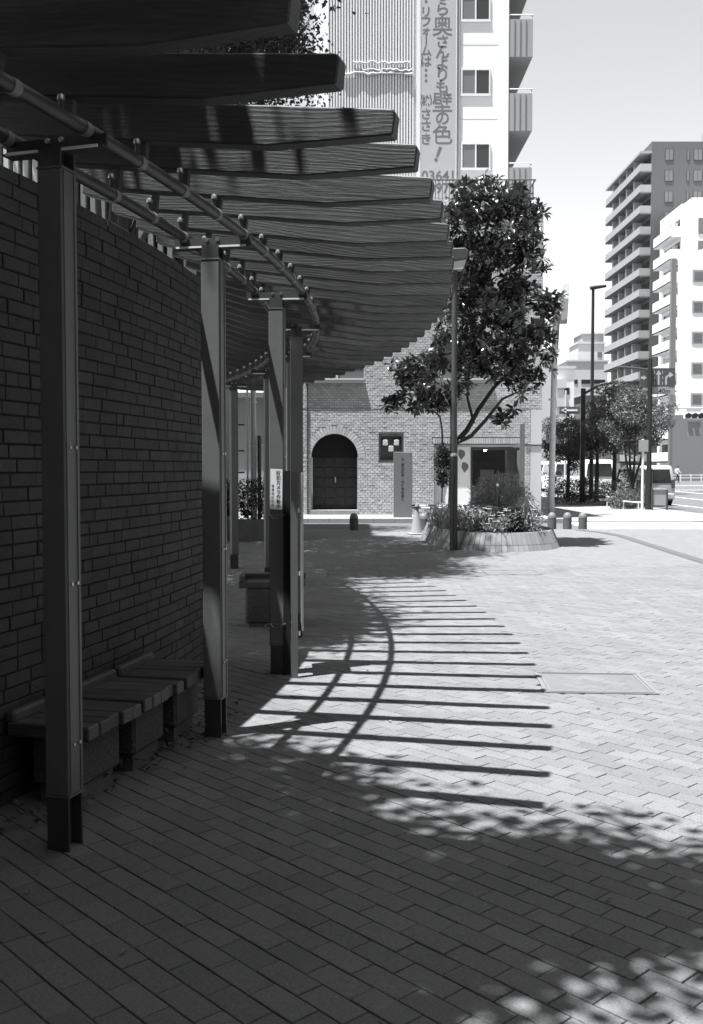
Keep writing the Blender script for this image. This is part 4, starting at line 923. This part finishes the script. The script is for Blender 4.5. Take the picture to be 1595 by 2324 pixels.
MB().tube([(l4.x, 36.2, 1.45), (l4.x, 36.2, 0)], .125, 14).build('sleeve', 'lamp', t); MB().tube([(l4.x, 36.2, 4.9), (l4.x - .1, 36.2, 5.06), (l4.x - .35, 36.2, 5.1), (l4.x - 1.15, 36.2, 5.16)], [.035, .035, .035, .05], 8).build('lamp_arm', 'lampl', t)
a, b_ = A(1452, 835, 36.35), A(1531, 878, 36.35)
t2 = thing('direction_sign', 'dark road sign with white lane arrows on the near dark pole', 'sign', ((a.x + b_.x) / 2, 36.35, b_.z))
MB().span(a.x, b_.x, 36.33, 36.37, b_.z, a.z).build('panel', 'signd', t2); MB().span(a.x + .1, b_.x, 36.335, 36.365, b_.z - .27, b_.z - .01).build('distance_plate', 'midgrey', t2)
def flat(poly, name, mat='palegrey'): MB().prism(poly, lambda x, z: (x, 36.328, z), lambda x, z: (x, 36.326, z)).build(name, mat, t2)
ux = A(1494, 850, 36.35).x; zt = a.z
flat([(ux - .03, b_.z + .08), (ux + .03, b_.z + .08), (ux + .03, zt - .24), (ux + .10, zt - .24), (ux, zt - .07), (ux - .10, zt - .24), (ux - .03, zt - .24)], 'straight_arrow')
rx_ = ux + .24; flat([(rx_, b_.z + .08), (rx_ + .06, b_.z + .08), (rx_ + .06, zt - .36), (rx_ + .14, zt - .28), (rx_ + .14, zt - .36), (rx_ + .30, zt - .25), (rx_ + .14, zt - .13), (rx_ + .14, zt - .21), (rx_, zt - .32)], 'right_arrow')
for dx in (-.16, .13): 
    for k in range(3): flat([(ux + dx, zt - .1 - k * .2), (ux + dx + .02, zt - .1 - k * .2), (ux + dx + .02, zt - .2 - k * .2), (ux + dx, zt - .2 - k * .2)], 'lane_dash')
flat([(a.x + .25, zt - .35), (a.x + .12, zt - .44), (a.x + .12, zt - .39), (a.x + .03, zt - .39), (a.x + .03, zt - .31), (a.x + .12, zt - .31), (a.x + .12, zt - .26)], 'left_arrow')
glyph(t2, 'ink', '40m', .24, .002, lambda u, v: (b_.x - .38 + u, 36.332, b_.z - .14 + v))
l5 = Vector((A(1457, 1157, 35.8).x, 35.8, 0)); t = pole('thin_white_pole', 'thin white signpost just left of the near dark pole', 'pole', l5, 2.55, .05, .045, 'white2'); box('sign_plate', 'midgrey', t, (l5.x, 35.74, 2.3), (.34, .02, .42))
l6 = Vector((A(1536, 1085, 104).x, 104, rz(104))); t = pole('far_thin_pole', 'far thin dark pole before the white windowed building', 'pole', l6, 9.5, .16, .12, 'lamp'); MB().tube([(l6.x - 1.0, 104, 9.5), (l6.x + .2, 104, 9.5)], .08, 6).build('cross_arm', 'lamp', t)
# small no-entry style plate and other far signs on the left pavement
l7 = Vector((A(1283, 1000, 58).x, 58, 0)); t = pole('one_way_post', 'slim pale post with a small arrow plate left of the arched pole', 'sign', l7, 6.0, .07, .06, 'palegrey'); box('arrow_plate', 'signd', t, (l7.x + .2, 57.9, 4.85), (1.2, .04, .42)); box('arrow_bar', 'white2', t, (l7.x + .25, 57.87, 4.85), (.8, .02, .1)); MB().prism([(-.5, 0), (-.2, .16), (-.2, -.16)], lambda x, z: (l7.x + .2 + x, 57.875, 4.85 + z), lambda x, z: (l7.x + .2 + x, 57.86, 4.85 + z)).build('arrow_head', 'white2', t)
# traffic signal on a span arm at the right
tz = A(1576, 950, 62); t = thing('traffic_signal', 'horizontal three-lamp traffic signal at the right edge of the view', 'traffic signal', (tz.x, 62, rz(62)))
MB().tube([(tz.x + 3.0, 62.4, rz(62)), (tz.x + 3.0, 62.4, 5.4)], .11, 10).build('post', 'silver', t); MB().tube([(tz.x + 3.0, 62.4, 5.25), (tz.x - 1.2, 62.4, 5.25)], .05, 8).build('arm', 'silver', t)
hd = MB().span(tz.x - .62, tz.x + .62, 62.1, 62.3, 4.55, 4.95).build('housing', 'white2', t, bevel=.05)
for k in (-1, 0, 1): MB().tube([(tz.x + k * .4, 62.09, 4.75), (tz.x + k * .4, 61.85, 4.77)], .165, 14).build('lamp_visor', 'black', t)
box('sign_plate', 'palegrey', t, (tz.x, 62.2, 5.12), (.9, .04, .22)); box('lower_plate', 'midgrey', t, (tz.x + .05, 62.2, 3.95), (.8, .04, .9))
# ================================================================== street trees and hedge
def small_tree(n, X, Y, h, rad, lab, seed, mat='leaf2', cr=1.0, fork=False):
    rr = random.Random(seed); t = thing('street_tree', lab, 'tree', (X, Y, 0), 'street trees along the pavement'); tb = MB(); m = MB(); cl = []
    zc = h - rad * 1.05
    for k in range(n):
        d = rvec(rr); f = rr.random() ** .4; cl.append(Vector((X + d.x * rad * f, Y + d.y * rad * f, zc + d.z * rad * 1.05 * f)))
    for c in cl: foliage(m, c, (.34 * cr, .34 * cr, .28 * cr), 130, .11, .07, rr, .2)
    m.build('crown', mat, t, fix=False)
    if fork:
        for k in range(4): tb.tube([(X, Y, 0), (X + .03 * (k - 1.5), Y, .9), (X + (k - 1.5) * .16, Y + rr.uniform(-.2, .2), 1.7), (X + (k - 1.5) * .35, Y + rr.uniform(-.4, .4), zc)], [.07, .06, .045, .02], 7)
    else: tb.tube([(X, Y, 0), (X + .03, Y, zc * .5), (X, Y, zc + rad * .5)], [.11, .085, .03], 8)
    for c in cl[:10]: tb.tube([(X, Y, zc - rad * .7), (X * .5 + c.x * .5, Y * .5 + c.y * .5, (zc - rad * .7) * .4 + c.z * .6), c], [.04, .025, .008], 5)
    tb.build('trunk', 'bark', t, smooth=True)
def tx(x, Y): return (x - 797.5) / FPX * Y
small_tree(50, tx(1434, 38.8), 38.8, 4.75, 1.3, 'multi-stemmed street tree nearest the road, left of the near dark pole', 1, fork=True)
small_tree(50, tx(1392, 41.5), 41.5, 5.05, 1.35, 'second street tree from the road, between the dark poles', 2)
small_tree(36, tx(1353, 45), 45, 4.4, 1.2, 'street tree right behind the arched pole', 3, 'leaf')
small_tree(36, tx(1288, 49), 49, 3.9, 1.15, 'dark street tree left of the arched pole', 4, 'leaf')
small_tree(22, tx(1248, 56), 56, 4.6, 1.2, 'leafy tree farthest left, behind the silver pole', 5)
small_tree(24, tx(1470, 58), 58, 5.9, 1.5, 'tree crown showing right of the near dark pole', 6)
def bushes(name, label, cat, spots, mat, seed, n=520, l=.07, w_=.045):
    rr = random.Random(seed); m = MB()
    for X, Y, r_, h in spots: foliage(m, (X, Y, h * .5), (r_, r_, h * .55), n, l, w_, rr, .45)
    return tag(m.build(name, mat, None, fix=False), label, cat)
bushes('low_hedge', 'low leafy pavement hedge in front of the multi-stemmed tree', 'hedge', [(tx(1400 + k * 14, 36.6 + .1 * k), 36.6 + .15 * k, .42, .62) for k in range(4)] + [(tx(1412 + k * 12, 38), 38, .4, .7) for k in range(4)], 'leaf2', 61)
bushes('middle_hedge', 'taller sunlit hedge behind the low pavement hedge', 'hedge', [(tx(1370 + k * 14, 40.5), 40.5, .5, .95) for k in range(5)], 'leafs', 62)
bushes('dark_bush', 'large dark rounded bush left of the arched pole', 'shrub', [(tx(1272 + k * 20, 41), 41 + .2 * k, .6, 1.05) for k in range(5)], 'leafd', 63, 800)
bushes('pole_bush', 'leafy bush between the silver pole and the dark bush', 'shrub', [(tx(1236, 46), 46, .7, 1.3), (tx(1256, 47), 47, .6, 1.2)], 'leafs', 64)
for n, (x0, x1, y, Y, lab) in enumerate(((1375, 1406, 1127, 38.6, 'left white pipe guard rail along the pavement hedge'), (1412, 1452, 1137, 36.3, 'right white pipe guard rail along the low hedge'))):
    z = A(x0, y, Y).z; X0, X1 = tx(x0, Y), tx(x1, Y); t = thing('guard_rail', lab, 'guard rail', (X0, Y, 0), 'pipe rails along the hedge'); MB().tube([(X0, Y, z), (X1, Y - .1, z - .05)], .025, 8).build('rail', 'white2', t)
    for X in (X0 + .05, X1 - .05): MB().tube([(X, Y, 0), (X, Y, z)], .022, 8).build('post', 'white2', t)
gx = tx(1480, 35.6); t = thing('bicycle_barrier', 'small grey panel barrier with posts before the minivan', 'barrier', (gx, 35.6, 0))
for dx, h in ((0, .78), (.53, .72)): MB().tube([(gx + dx, 35.6, 0), (gx + dx, 35.6, h)], .035, 10).build('post', 'darkgrey', t)
box('panel', 'midgrey', t, (gx + .27, 35.62, .45), (.46, .03, .56)); box('top_bar', 'palegrey', t, (gx + .265, 35.6, .76), (.5, .04, .04))
# ================================================================== vehicles
def vehicle(name, label, loc, rot, L, W, H, paint, hood=.14, group=None):
    t = thing(name, label, 'van', (0, 0, 0), group); hw = W / 2; zb = .22
    # side outline, rear at y=0, nose at y=L
    out = [(.03, zb + .12), (.0, .55), (.03, .95), (.10, H * .93), (.22, H), (L * .55, H), (L * (.80 - hood * .4), H * .93), (L * (.90 - hood * .4), H * .62), (L - .08, H * .56), (L, H * .40), (L - .03, zb + .1), (L - .25, zb), (.25, zb)]
    def wid(z): return hw if z < H * .5 else hw * (1 - .13 * (z - H * .5) / (H * .5))
    m = MB(); n = len(out)
    for k in (-1, -.86, .86, 1):
        s = .975 if abs(k) == 1 else 1.0
        for y, z in out: m.v.append((k * wid(z), L / 2 + (y - L / 2) * s, zb + (z - zb) * (s if abs(k) == 1 else 1)))
    for i in range(3):
        for j in range(n): j2 = (j + 1) % n; m.f.append((i * n + j, i * n + j2, (i + 1) * n + j2, (i + 1) * n + j))
    m.f += [tuple(range(n))[::-1], tuple(3 * n + j for j in range(n))]
    body = m.build('body', paint, t, smooth=True)
    z0, z1 = H * .56, H * .90
    rw = MB().add([(x, y, z) for x, z, y in ((-hw * .80, z0, .035), (hw * .80, z0, .035), (hw * .72, z1, .068), (-hw * .72, z1, .068))], [(0, 1, 2, 3)])
    rw.v = [(x, y - .02, z) for x, y, z in rw.v]; rw.build('rear_window', 'glassd', t, fix=False)
    for s in (-1, 1):
        for y0, y1 in ((.28, L * .30), (L * .32, L * .52), (L * .54, L * .76)):
            MB().add([(s * (wid(z) + .006 - .004), y, z) for y, z in ((y0, z0 + .03), (y1, z0 + .03), (y1 - (.22 if y1 > L * .7 else 0), z1), (y0 + (.05 if y0 < .3 else 0), z1))], [(0, 1, 2, 3)]).build('side_window', 'glassd', t, fix=False)
        MB().span(s * hw * .80, s * hw * .975, -.03, .03, .75, 1.1).build('tail_lamp', 'lampr', t)
        MB().span(s * hw * .62, s * hw * .93, L - .09, L - .005, .62, .78).build('headlight', 'lens', t)
        MB().span(s * hw * .98, s * (hw + .14), L * .70, L * .70 + .08, z0, z0 + .16).build('mirror', paint, t)
        for y in (.62, L - .75):
            w = MB().tube([(s * (hw - .19), y, .30), (s * (hw + .005), y, .30)], .30, 20).build('wheel', 'tyre', t); MB().tube([(s * (hw - .02), y, .30), (s * (hw + .016), y, .30)], .185, 16).build('rim', 'chrome', w)
    MB().span(-hw * .96, hw * .96, -.055, .03, .30, .52).build('rear_bumper', paint, t, bevel=.03); MB().span(-hw * .96, hw * .96, L - .05, L + .04, .28, .50).build('front_bumper', paint, t, bevel=.03)
    MB().span(-.18, .18, -.012, .02, .62, .76).build('number_plate', 'white2', t); MB().add([(x, y, z) for x, y, z in ((-hw * .8, L * (.90 - hood * .4) + .005, H * .63), (hw * .8, L * (.90 - hood * .4) + .005, H * .63), (hw * .7, L * (.80 - hood * .4) + .02, H * .92), (-hw * .7, L * (.80 - hood * .4) + .02, H * .92))], [(0, 1, 2, 3)]).build('windscreen', 'glassd', t, fix=False)
    t.location = loc; t.rotation_euler[2] = rot; return t
vehicle('parked_minivan', 'silver minivan seen from behind, right of the near dark pole', (12.95, 42.4, -.1), 0, 4.3, 1.68, 1.72, 'car')
vehicle('parked_van', 'white van parked ahead of the silver minivan, behind the street trees', (12.95, 52, rz(52)), 0, 4.7, 1.7, 2.0, 'carw', .08, 'white vans behind the trees')
vehicle('parked_van', 'second white van farther along the kerb behind the trees', (12.95, 60, rz(60)), 0, 4.4, 1.65, 1.95, 'carw', .08, 'white vans behind the trees')
vehicle('parked_van', 'farthest white van, left of the arched pole between trunks', (12.9, 69, rz(69)), 0, 4.4, 1.65, 1.9, 'carw', .08, 'white vans behind the trees')
kx = tx(1548, 110); vehicle('small_white_van', 'small white van crossing at the far right, nose to the left', (kx + 3.4, 110, rz(110)), math.pi / 2, 3.4, 1.5, 1.9, 'carw', .2)
# low white fence along the far kerb behind the crossing person
t = thing('road_fence', 'low white railing at the far kerb before the grey ground floor', 'fence', (tx(1520, 96), 96, rz(96)))
for k in range(9): box('post', 'white2', t, (tx(1520, 96) + k * 1.0, 96, rz(96) + .35), (.08, .08, .7))
for z in (.35, .62): box('rail', 'white2', t, (tx(1520, 96) + 4, 96, rz(96) + z), (8, .05, .07))
# ================================================================== walking person
def person(loc, h):
    me = bpy.data.meshes.new('body'); k = h / 1.7
    J = dict(pel=(0, 0, .92), chest=(.02, 0, 1.25), neck=(.04, 0, 1.43), head=(.06, 0, 1.56), top=(.06, 0, 1.66), lh=(0, .09, .88), lk=(.20, .1, .50), la=(.12, .1, .10), lt=(.26, .1, .04), rh=(0, -.09, .88), rk=(-.06, -.1, .48), ra=(-.36, -.1, .16), rt=(-.28, -.1, .03), ls=(.02, .18, 1.38), le=(-.12, .22, 1.12), lw=(-.02, .22, .90), lf=(.03, .22, .80), rs=(.02, -.18, 1.38), re=(.10, -.24, 1.12), rw=(.28, -.22, 1.0), rf=(.36, -.21, .98))
    rad = dict(pel=.14, chest=.14, neck=.055, head=.095, top=.07, lh=.09, lk=.06, la=.04, lt=.03, rh=.09, rk=.06, ra=.04, rt=.03, ls=.06, le=.045, lw=.035, lf=.025, rs=.06, re=.045, rw=.035, rf=.025)
    E_ = [('pel', 'chest'), ('chest', 'neck'), ('neck', 'head'), ('head', 'top'), ('pel', 'lh'), ('lh', 'lk'), ('lk', 'la'), ('la', 'lt'), ('pel', 'rh'), ('rh', 'rk'), ('rk', 'ra'), ('ra', 'rt'), ('chest', 'ls'), ('ls', 'le'), ('le', 'lw'), ('lw', 'lf'), ('chest', 'rs'), ('rs', 're'), ('re', 'rw'), ('rw', 'rf')]
    ks = list(J); me.from_pydata([tuple(c * k for c in J[n]) for n in ks], [(ks.index(a), ks.index(b)) for a, b in E_], [])
    o = bpy.data.objects.new('tmp', me); COL.objects.link(o); o.modifiers.new('s', 'SKIN'); o.modifiers.new('u', 'SUBSURF').levels = 1
    for i, n in enumerate(ks): me.skin_vertices[0].data[i].radius = (rad[n] * k, rad[n] * k); me.skin_vertices[0].data[i].use_root = n == 'pel'
    bpy.context.view_layer.update(); m2 = bpy.data.meshes.new_from_object(o.evaluated_get(bpy.context.evaluated_depsgraph_get())); bpy.data.objects.remove(o)
    t = thing('person', 'person in a pale top and dark trousers striding across the far road', 'person', loc)
    m2.materials.clear()
    for n in ('skin', 'cloth', 'trouser'): m2.materials.append(MT[n])
    for p in m2.polygons:
        z = p.center.z / k; p.material_index = 2 if z < .93 and abs(p.center.y) < .18 * k else (1 if z < 1.42 and not (z < .9 or p.center.x > .3 * k) else 0); p.use_smooth = True
    obj('body', m2, t)
    hm = MB().lathe([(.02, 1.69), (.08, 1.66), (.105, 1.60), (.10, 1.54)], (0, 0, 0), 12); hm.v = [((v[0] + .045) * k, v[1] * k, v[2] * k) for v in hm.v]; o2 = hm.build('hair', 'hair', None); o2.parent = t
    nb = MB().lathe([(.02, 0), (.012, .02)], (.16 * k, 0, 1.55 * k), 6).build('nose', 'skin', None); nb.parent = t
    bg_ = MB().box((-.14 * k, 0, 1.2 * k), (.14 * k, .26 * k, .34 * k)).build('backpack', 'cloth', None, bevel=.02); bg_.parent = t
    return t
person((tx(1536, 88), 88, rz(88)), 1.55)
# ================================================================== buildings at the right
def window(par, x0, x1, Y, z0, z1, glassm='glassd', split=True, frame='darkgrey'):
    f = MB().span(x0, x1, Y - .06, Y - .01, z0, z1).build('window', frame, par); xm = (x0 + x1) / 2
    for a, b in (((x0 + .08, xm - .04), (xm + .04, x1 - .08)) if split else ((x0 + .08, x1 - .08),)) if split else [(x0 + .08, x1 - .08)]: MB().span(a, b, Y - .09, Y - .061, z0 + .08, z1 - .08).build('pane', glassm, f)
# grey apartment tower
GY = 141.0; gt = thing('grey_apartments', 'tall dark grey apartment tower with stepped rows of balconies', 'building', (46, GY, 0))
GX = 41.9; GT = 1.5 + (1062 - 333) / FPX * GY
MB().span(GX, GX + 20, GY, GY + 19, 0, GT).build('wall', M('tower_tile', .105, .8, var=.05, scale=.3), gt)
FH = 46.3 / FPX * GY
for k in range(15):
    zt = 1.5 + (1062 - (382 + 46.3 * k)) / FPX * GY
    if zt < 2: break
    fl_ = MB().span(GX - 1.55, GX - .002, GY + .0, GY + 19, zt - 1.15, zt - .98).build('balcony', 'greywall', gt)
    MB().span(GX - 1.55, GX - 1.45, GY + .002, GY + 19, zt - 1.14, zt + .02).span(GX - 1.449, GX - .003, GY + .002, GY + .1, zt - .97, zt + .02).build('parapet', 'midgrey', fl_)
    for j in range(1, 5): box('divider', 'midgrey', fl_, (GX - .78, GY + j * 3.8, zt + .35), (1.3, .12, 2.2))
    for j in range(5): MB().span(GX - .05, GX - .003, GY + .5 + j * 3.8, GY + 3.2 + j * 3.8, zt - .97, zt + 1.1).build('balcony_door', 'glassd', fl_)
    for j in range(3): box('air_unit', 'palegrey', fl_, (GX - .35, GY + 3.3 + j * 5.1 + (k % 2), zt - .3), (.5, .8, .7))
    zc = 1.5 + (1062 - (362 + 46.3 * k)) / FPX * GY
    for x0, x1 in ((1498, 1517), (1547, 1553), (1562, 1582)): window(gt, tx(x0, GY), tx(x1, GY), GY, zc - .8, zc + .8, 'glassl', x1 - x0 > 10)
MB().span(GX - 1.6, GX, GY, GY + 19, GT - 1.6, GT - 1.3).build('roof_canopy', 'midgrey', gt)
ax = tx(1583, 150); t = thing('roof_antenna', 'thin lattice antenna on the grey tower roof', 'antenna', (ax, 150, GT)); MB().tube([(ax, 150, GT), (ax, 150, GT + 4.2)], [.12, .06], 6).tube([(ax - .3, 150, GT + 2.6), (ax + .3, 150, GT + 2.6)], .05, 5).build('mast', 'greywall', t); MB().tube([(ax, 150, GT + 2.2), (ax, 150, GT + 3.6)], .2, 8).build('aerial', 'midgrey', t)
# white balcony block
WY = 129.0; wbk = thing('white_balcony_block', 'white apartment block with curved-looking solid balcony bands', 'building', (46, WY, 0)); WX = 42.3
MB().span(WX, WX + 22, WY, WY + 9, 0, 1.5 + (1062 - 470) / FPX * WY).build('wall', 'white', wbk); MB().span(WX + 1.6, WX + 22, WY + 1, WY + 9, 30, 1.5 + (1062 - 452) / FPX * WY).build('penthouse', 'white', wbk)
for k in range(12):
    zt = 1.5 + (1062 - (520 + 50.6 * k)) / FPX * WY
    if zt < 2: break
    fl_ = MB().span(WX - 1.35, WX - .002, WY, WY + 7.5, zt - 1.35, zt - 1.15).build('balcony', 'white', wbk)
    MB().span(WX - 1.35, WX - 1.22, WY + .003, WY + 7.5, zt - 1.34, zt).span(WX - 1.219, WX - .003, WY + .003, WY + .14, zt - 1.149, zt).build('parapet', 'white', fl_)
    MB().span(WX - .05, WX - .003, WY + .6, WY + 6.8, zt - 1.15, zt + 1.1).build('balcony_door', 'glassd', fl_); box('air_unit', 'palegrey', fl_, (WX - .4, WY + 1.4, zt + .3), (.5, .8, .7))
    if k < 3: window(wbk, tx(1574, WY), tx(1604, WY), WY, zt - 1.0, zt + 1.1, 'glassl', True, 'palegrey')
# white box building with square windows
XY = 98.0; wb_ = thing('white_office', 'plain white building with small square windows and grey ground floor', 'building', (40, XY, 0)); X0 = tx(1531, XY); zr = 1.5 + (1062 - 583) / FPX * XY; zg = 1.5 + (1062 - 942) / FPX * XY
MB().prism([(X0, zg), (X0 + 14, zg), (X0 + 14, zr + 3.2), (X0, zr)], lambda x, z: (x, XY, z), lambda x, z: (x + 2.9, XY + 8, z)).build('upper_wall', 'white', wb_); MB().prism([(X0 - .3, .1), (X0 + 14, .1), (X0 + 14, zg - .01), (X0 - .3, zg - .01)], lambda x, z: (x, XY - .02, z), lambda x, z: (x + 2.9, XY + 8, z)).build('ground_floor', M('office_base', .20, .8, var=.05, scale=.3), wb_)
MB().span(X0 - .5, X0 - .02, XY + .3, XY + .8, .1, zr - .3).build('shaded_side', 'greywall', wb_)  # shade of the side face put into this strip's grey
for k in range(5):
    zc = 1.5 + (1062 - (630 + 69 * k)) / FPX * XY; x0, x1 = tx(1564, XY), tx(1590, XY)
    f = MB().span(x0, x1, XY - .05, XY - .005, zc - .58, zc + .58).build('window', 'midgrey', wb_); MB().span(x0 + .16, x1 - .16, XY - .08, XY - .051, zc - .40, zc + .40).build('pane', 'glassl', f)
# paler blocks closing the street
def block(name, label, x0, x1, y, Y, mat, rows, cols, wm='glassl', depth=8, zb=.0):
    t = thing(name, label, 'building', (tx(x0, Y), Y, 0)); zt = 1.5 + (1062 - y) / FPX * Y; MB().span(tx(x0, Y), tx(x1, Y), Y, Y + depth, zb, zt).build('wall', mat, t)
    for r_, (za, zb_) in enumerate(rows):
        for (ca_, cb) in cols: window(t, tx(ca_, Y), tx(cb, Y), Y, 1.5 + (1062 - zb_) / FPX * Y, 1.5 + (1062 - za) / FPX * Y, wm, False, 'greywall')
    MB().span(tx(x0, Y) - .2, tx(x1, Y) + .2, Y - .2, Y + depth, zt, zt + .3).build('roof_edge', 'palegrey', t); return t
block('pale_far_block', 'pale far block with a dark ribbon window closing the street', 1284, 1376, 822, 190, 'palegrey', [(862, 872), (930, 940)], [(1300, 1308), (1316, 1370)], 'glassd')
block('rooftop_block', 'upper pale storey set back above the far block', 1308, 1368, 782, 200, 'palegrey', [(800, 812)], [(1352, 1362)]); block('rooftop_plant', 'grey rooftop plant room topmost in the street gap', 1318, 1366, 760, 206, 'midgrey', [], [])
block('gable_house', 'mid grey house front behind the arched pole', 1322, 1372, 898, 120, 'greywall', [(918, 934), (955, 972)], [(1332, 1340), (1350, 1362)], 'glassl')
block('side_street_block', 'pale block just right of the brick building corner', 1226, 1262, 800, 95, 'palegrey', [(850, 866), (900, 916), (950, 966)], [(1252, 1259)], 'glassd')
t = block('balcony_street_block', 'pale street block with small projecting balconies left of the arched pole', 1262, 1300, 838, 118, 'offwhite', [(880, 896), (928, 946), (975, 990)], [(1278, 1290)], 'glassd')
for k in range(4): box('balcony', 'palegrey', t, (tx(1268, 117), 117.2, 1.5 + (1062 - 872 - k * 42) / FPX * 117), (1.4, 1.4, 1.0))
block('street_shops', 'low far shop row closing the street behind the vans', 1240, 1545, 985, 150, 'midgrey', [(1000, 1015), (1025, 1042)], [(1262 + 26 * k, 1280 + 26 * k) for k in range(7)], 'glassl')

# ================================================================== unseen blocks added beside and behind the viewpoint to cut sky light
def shade_block(name, label, x0, x1, y0, y1, h, face):
    t = thing(name, label, 'building', ((x0 + x1) / 2, (y0 + y1) / 2, 0)); MB().span(x0, x1, y0, y1, -.1, h).build('wall', M('dark_tile', .12, .8, var=.1, scale=.2), t)
    m = 0
    for k in range(int(h / 3.2) - 1):
        z = 2.0 + k * 3.2
        if face == 'x': MB().span(x0 - .06, x0 - .004, y0 + 2, y1 - 2, z, z + 1.5).build('window_band', 'glassd', t)
        else: MB().span(x0 + 2, x1 - 2, y1 + .004, y1 + .06, z, z + 1.5).build('window_band', 'glassd', t)
    MB().span(x0 - .15, x1 + .15, y0 - .15, y1 + .15, h, h + .4).build('roof_edge', 'greywall', t)
shade_block('roadside_shade_block', 'long dark unseen block added across the main road to cut sky light', 36, 52, -60, 62, 27, 'x')
shade_block('rear_block', 'dark unseen block added behind the viewpoint to deepen the shade', -34, 30, -44, -26, 25, 'y')
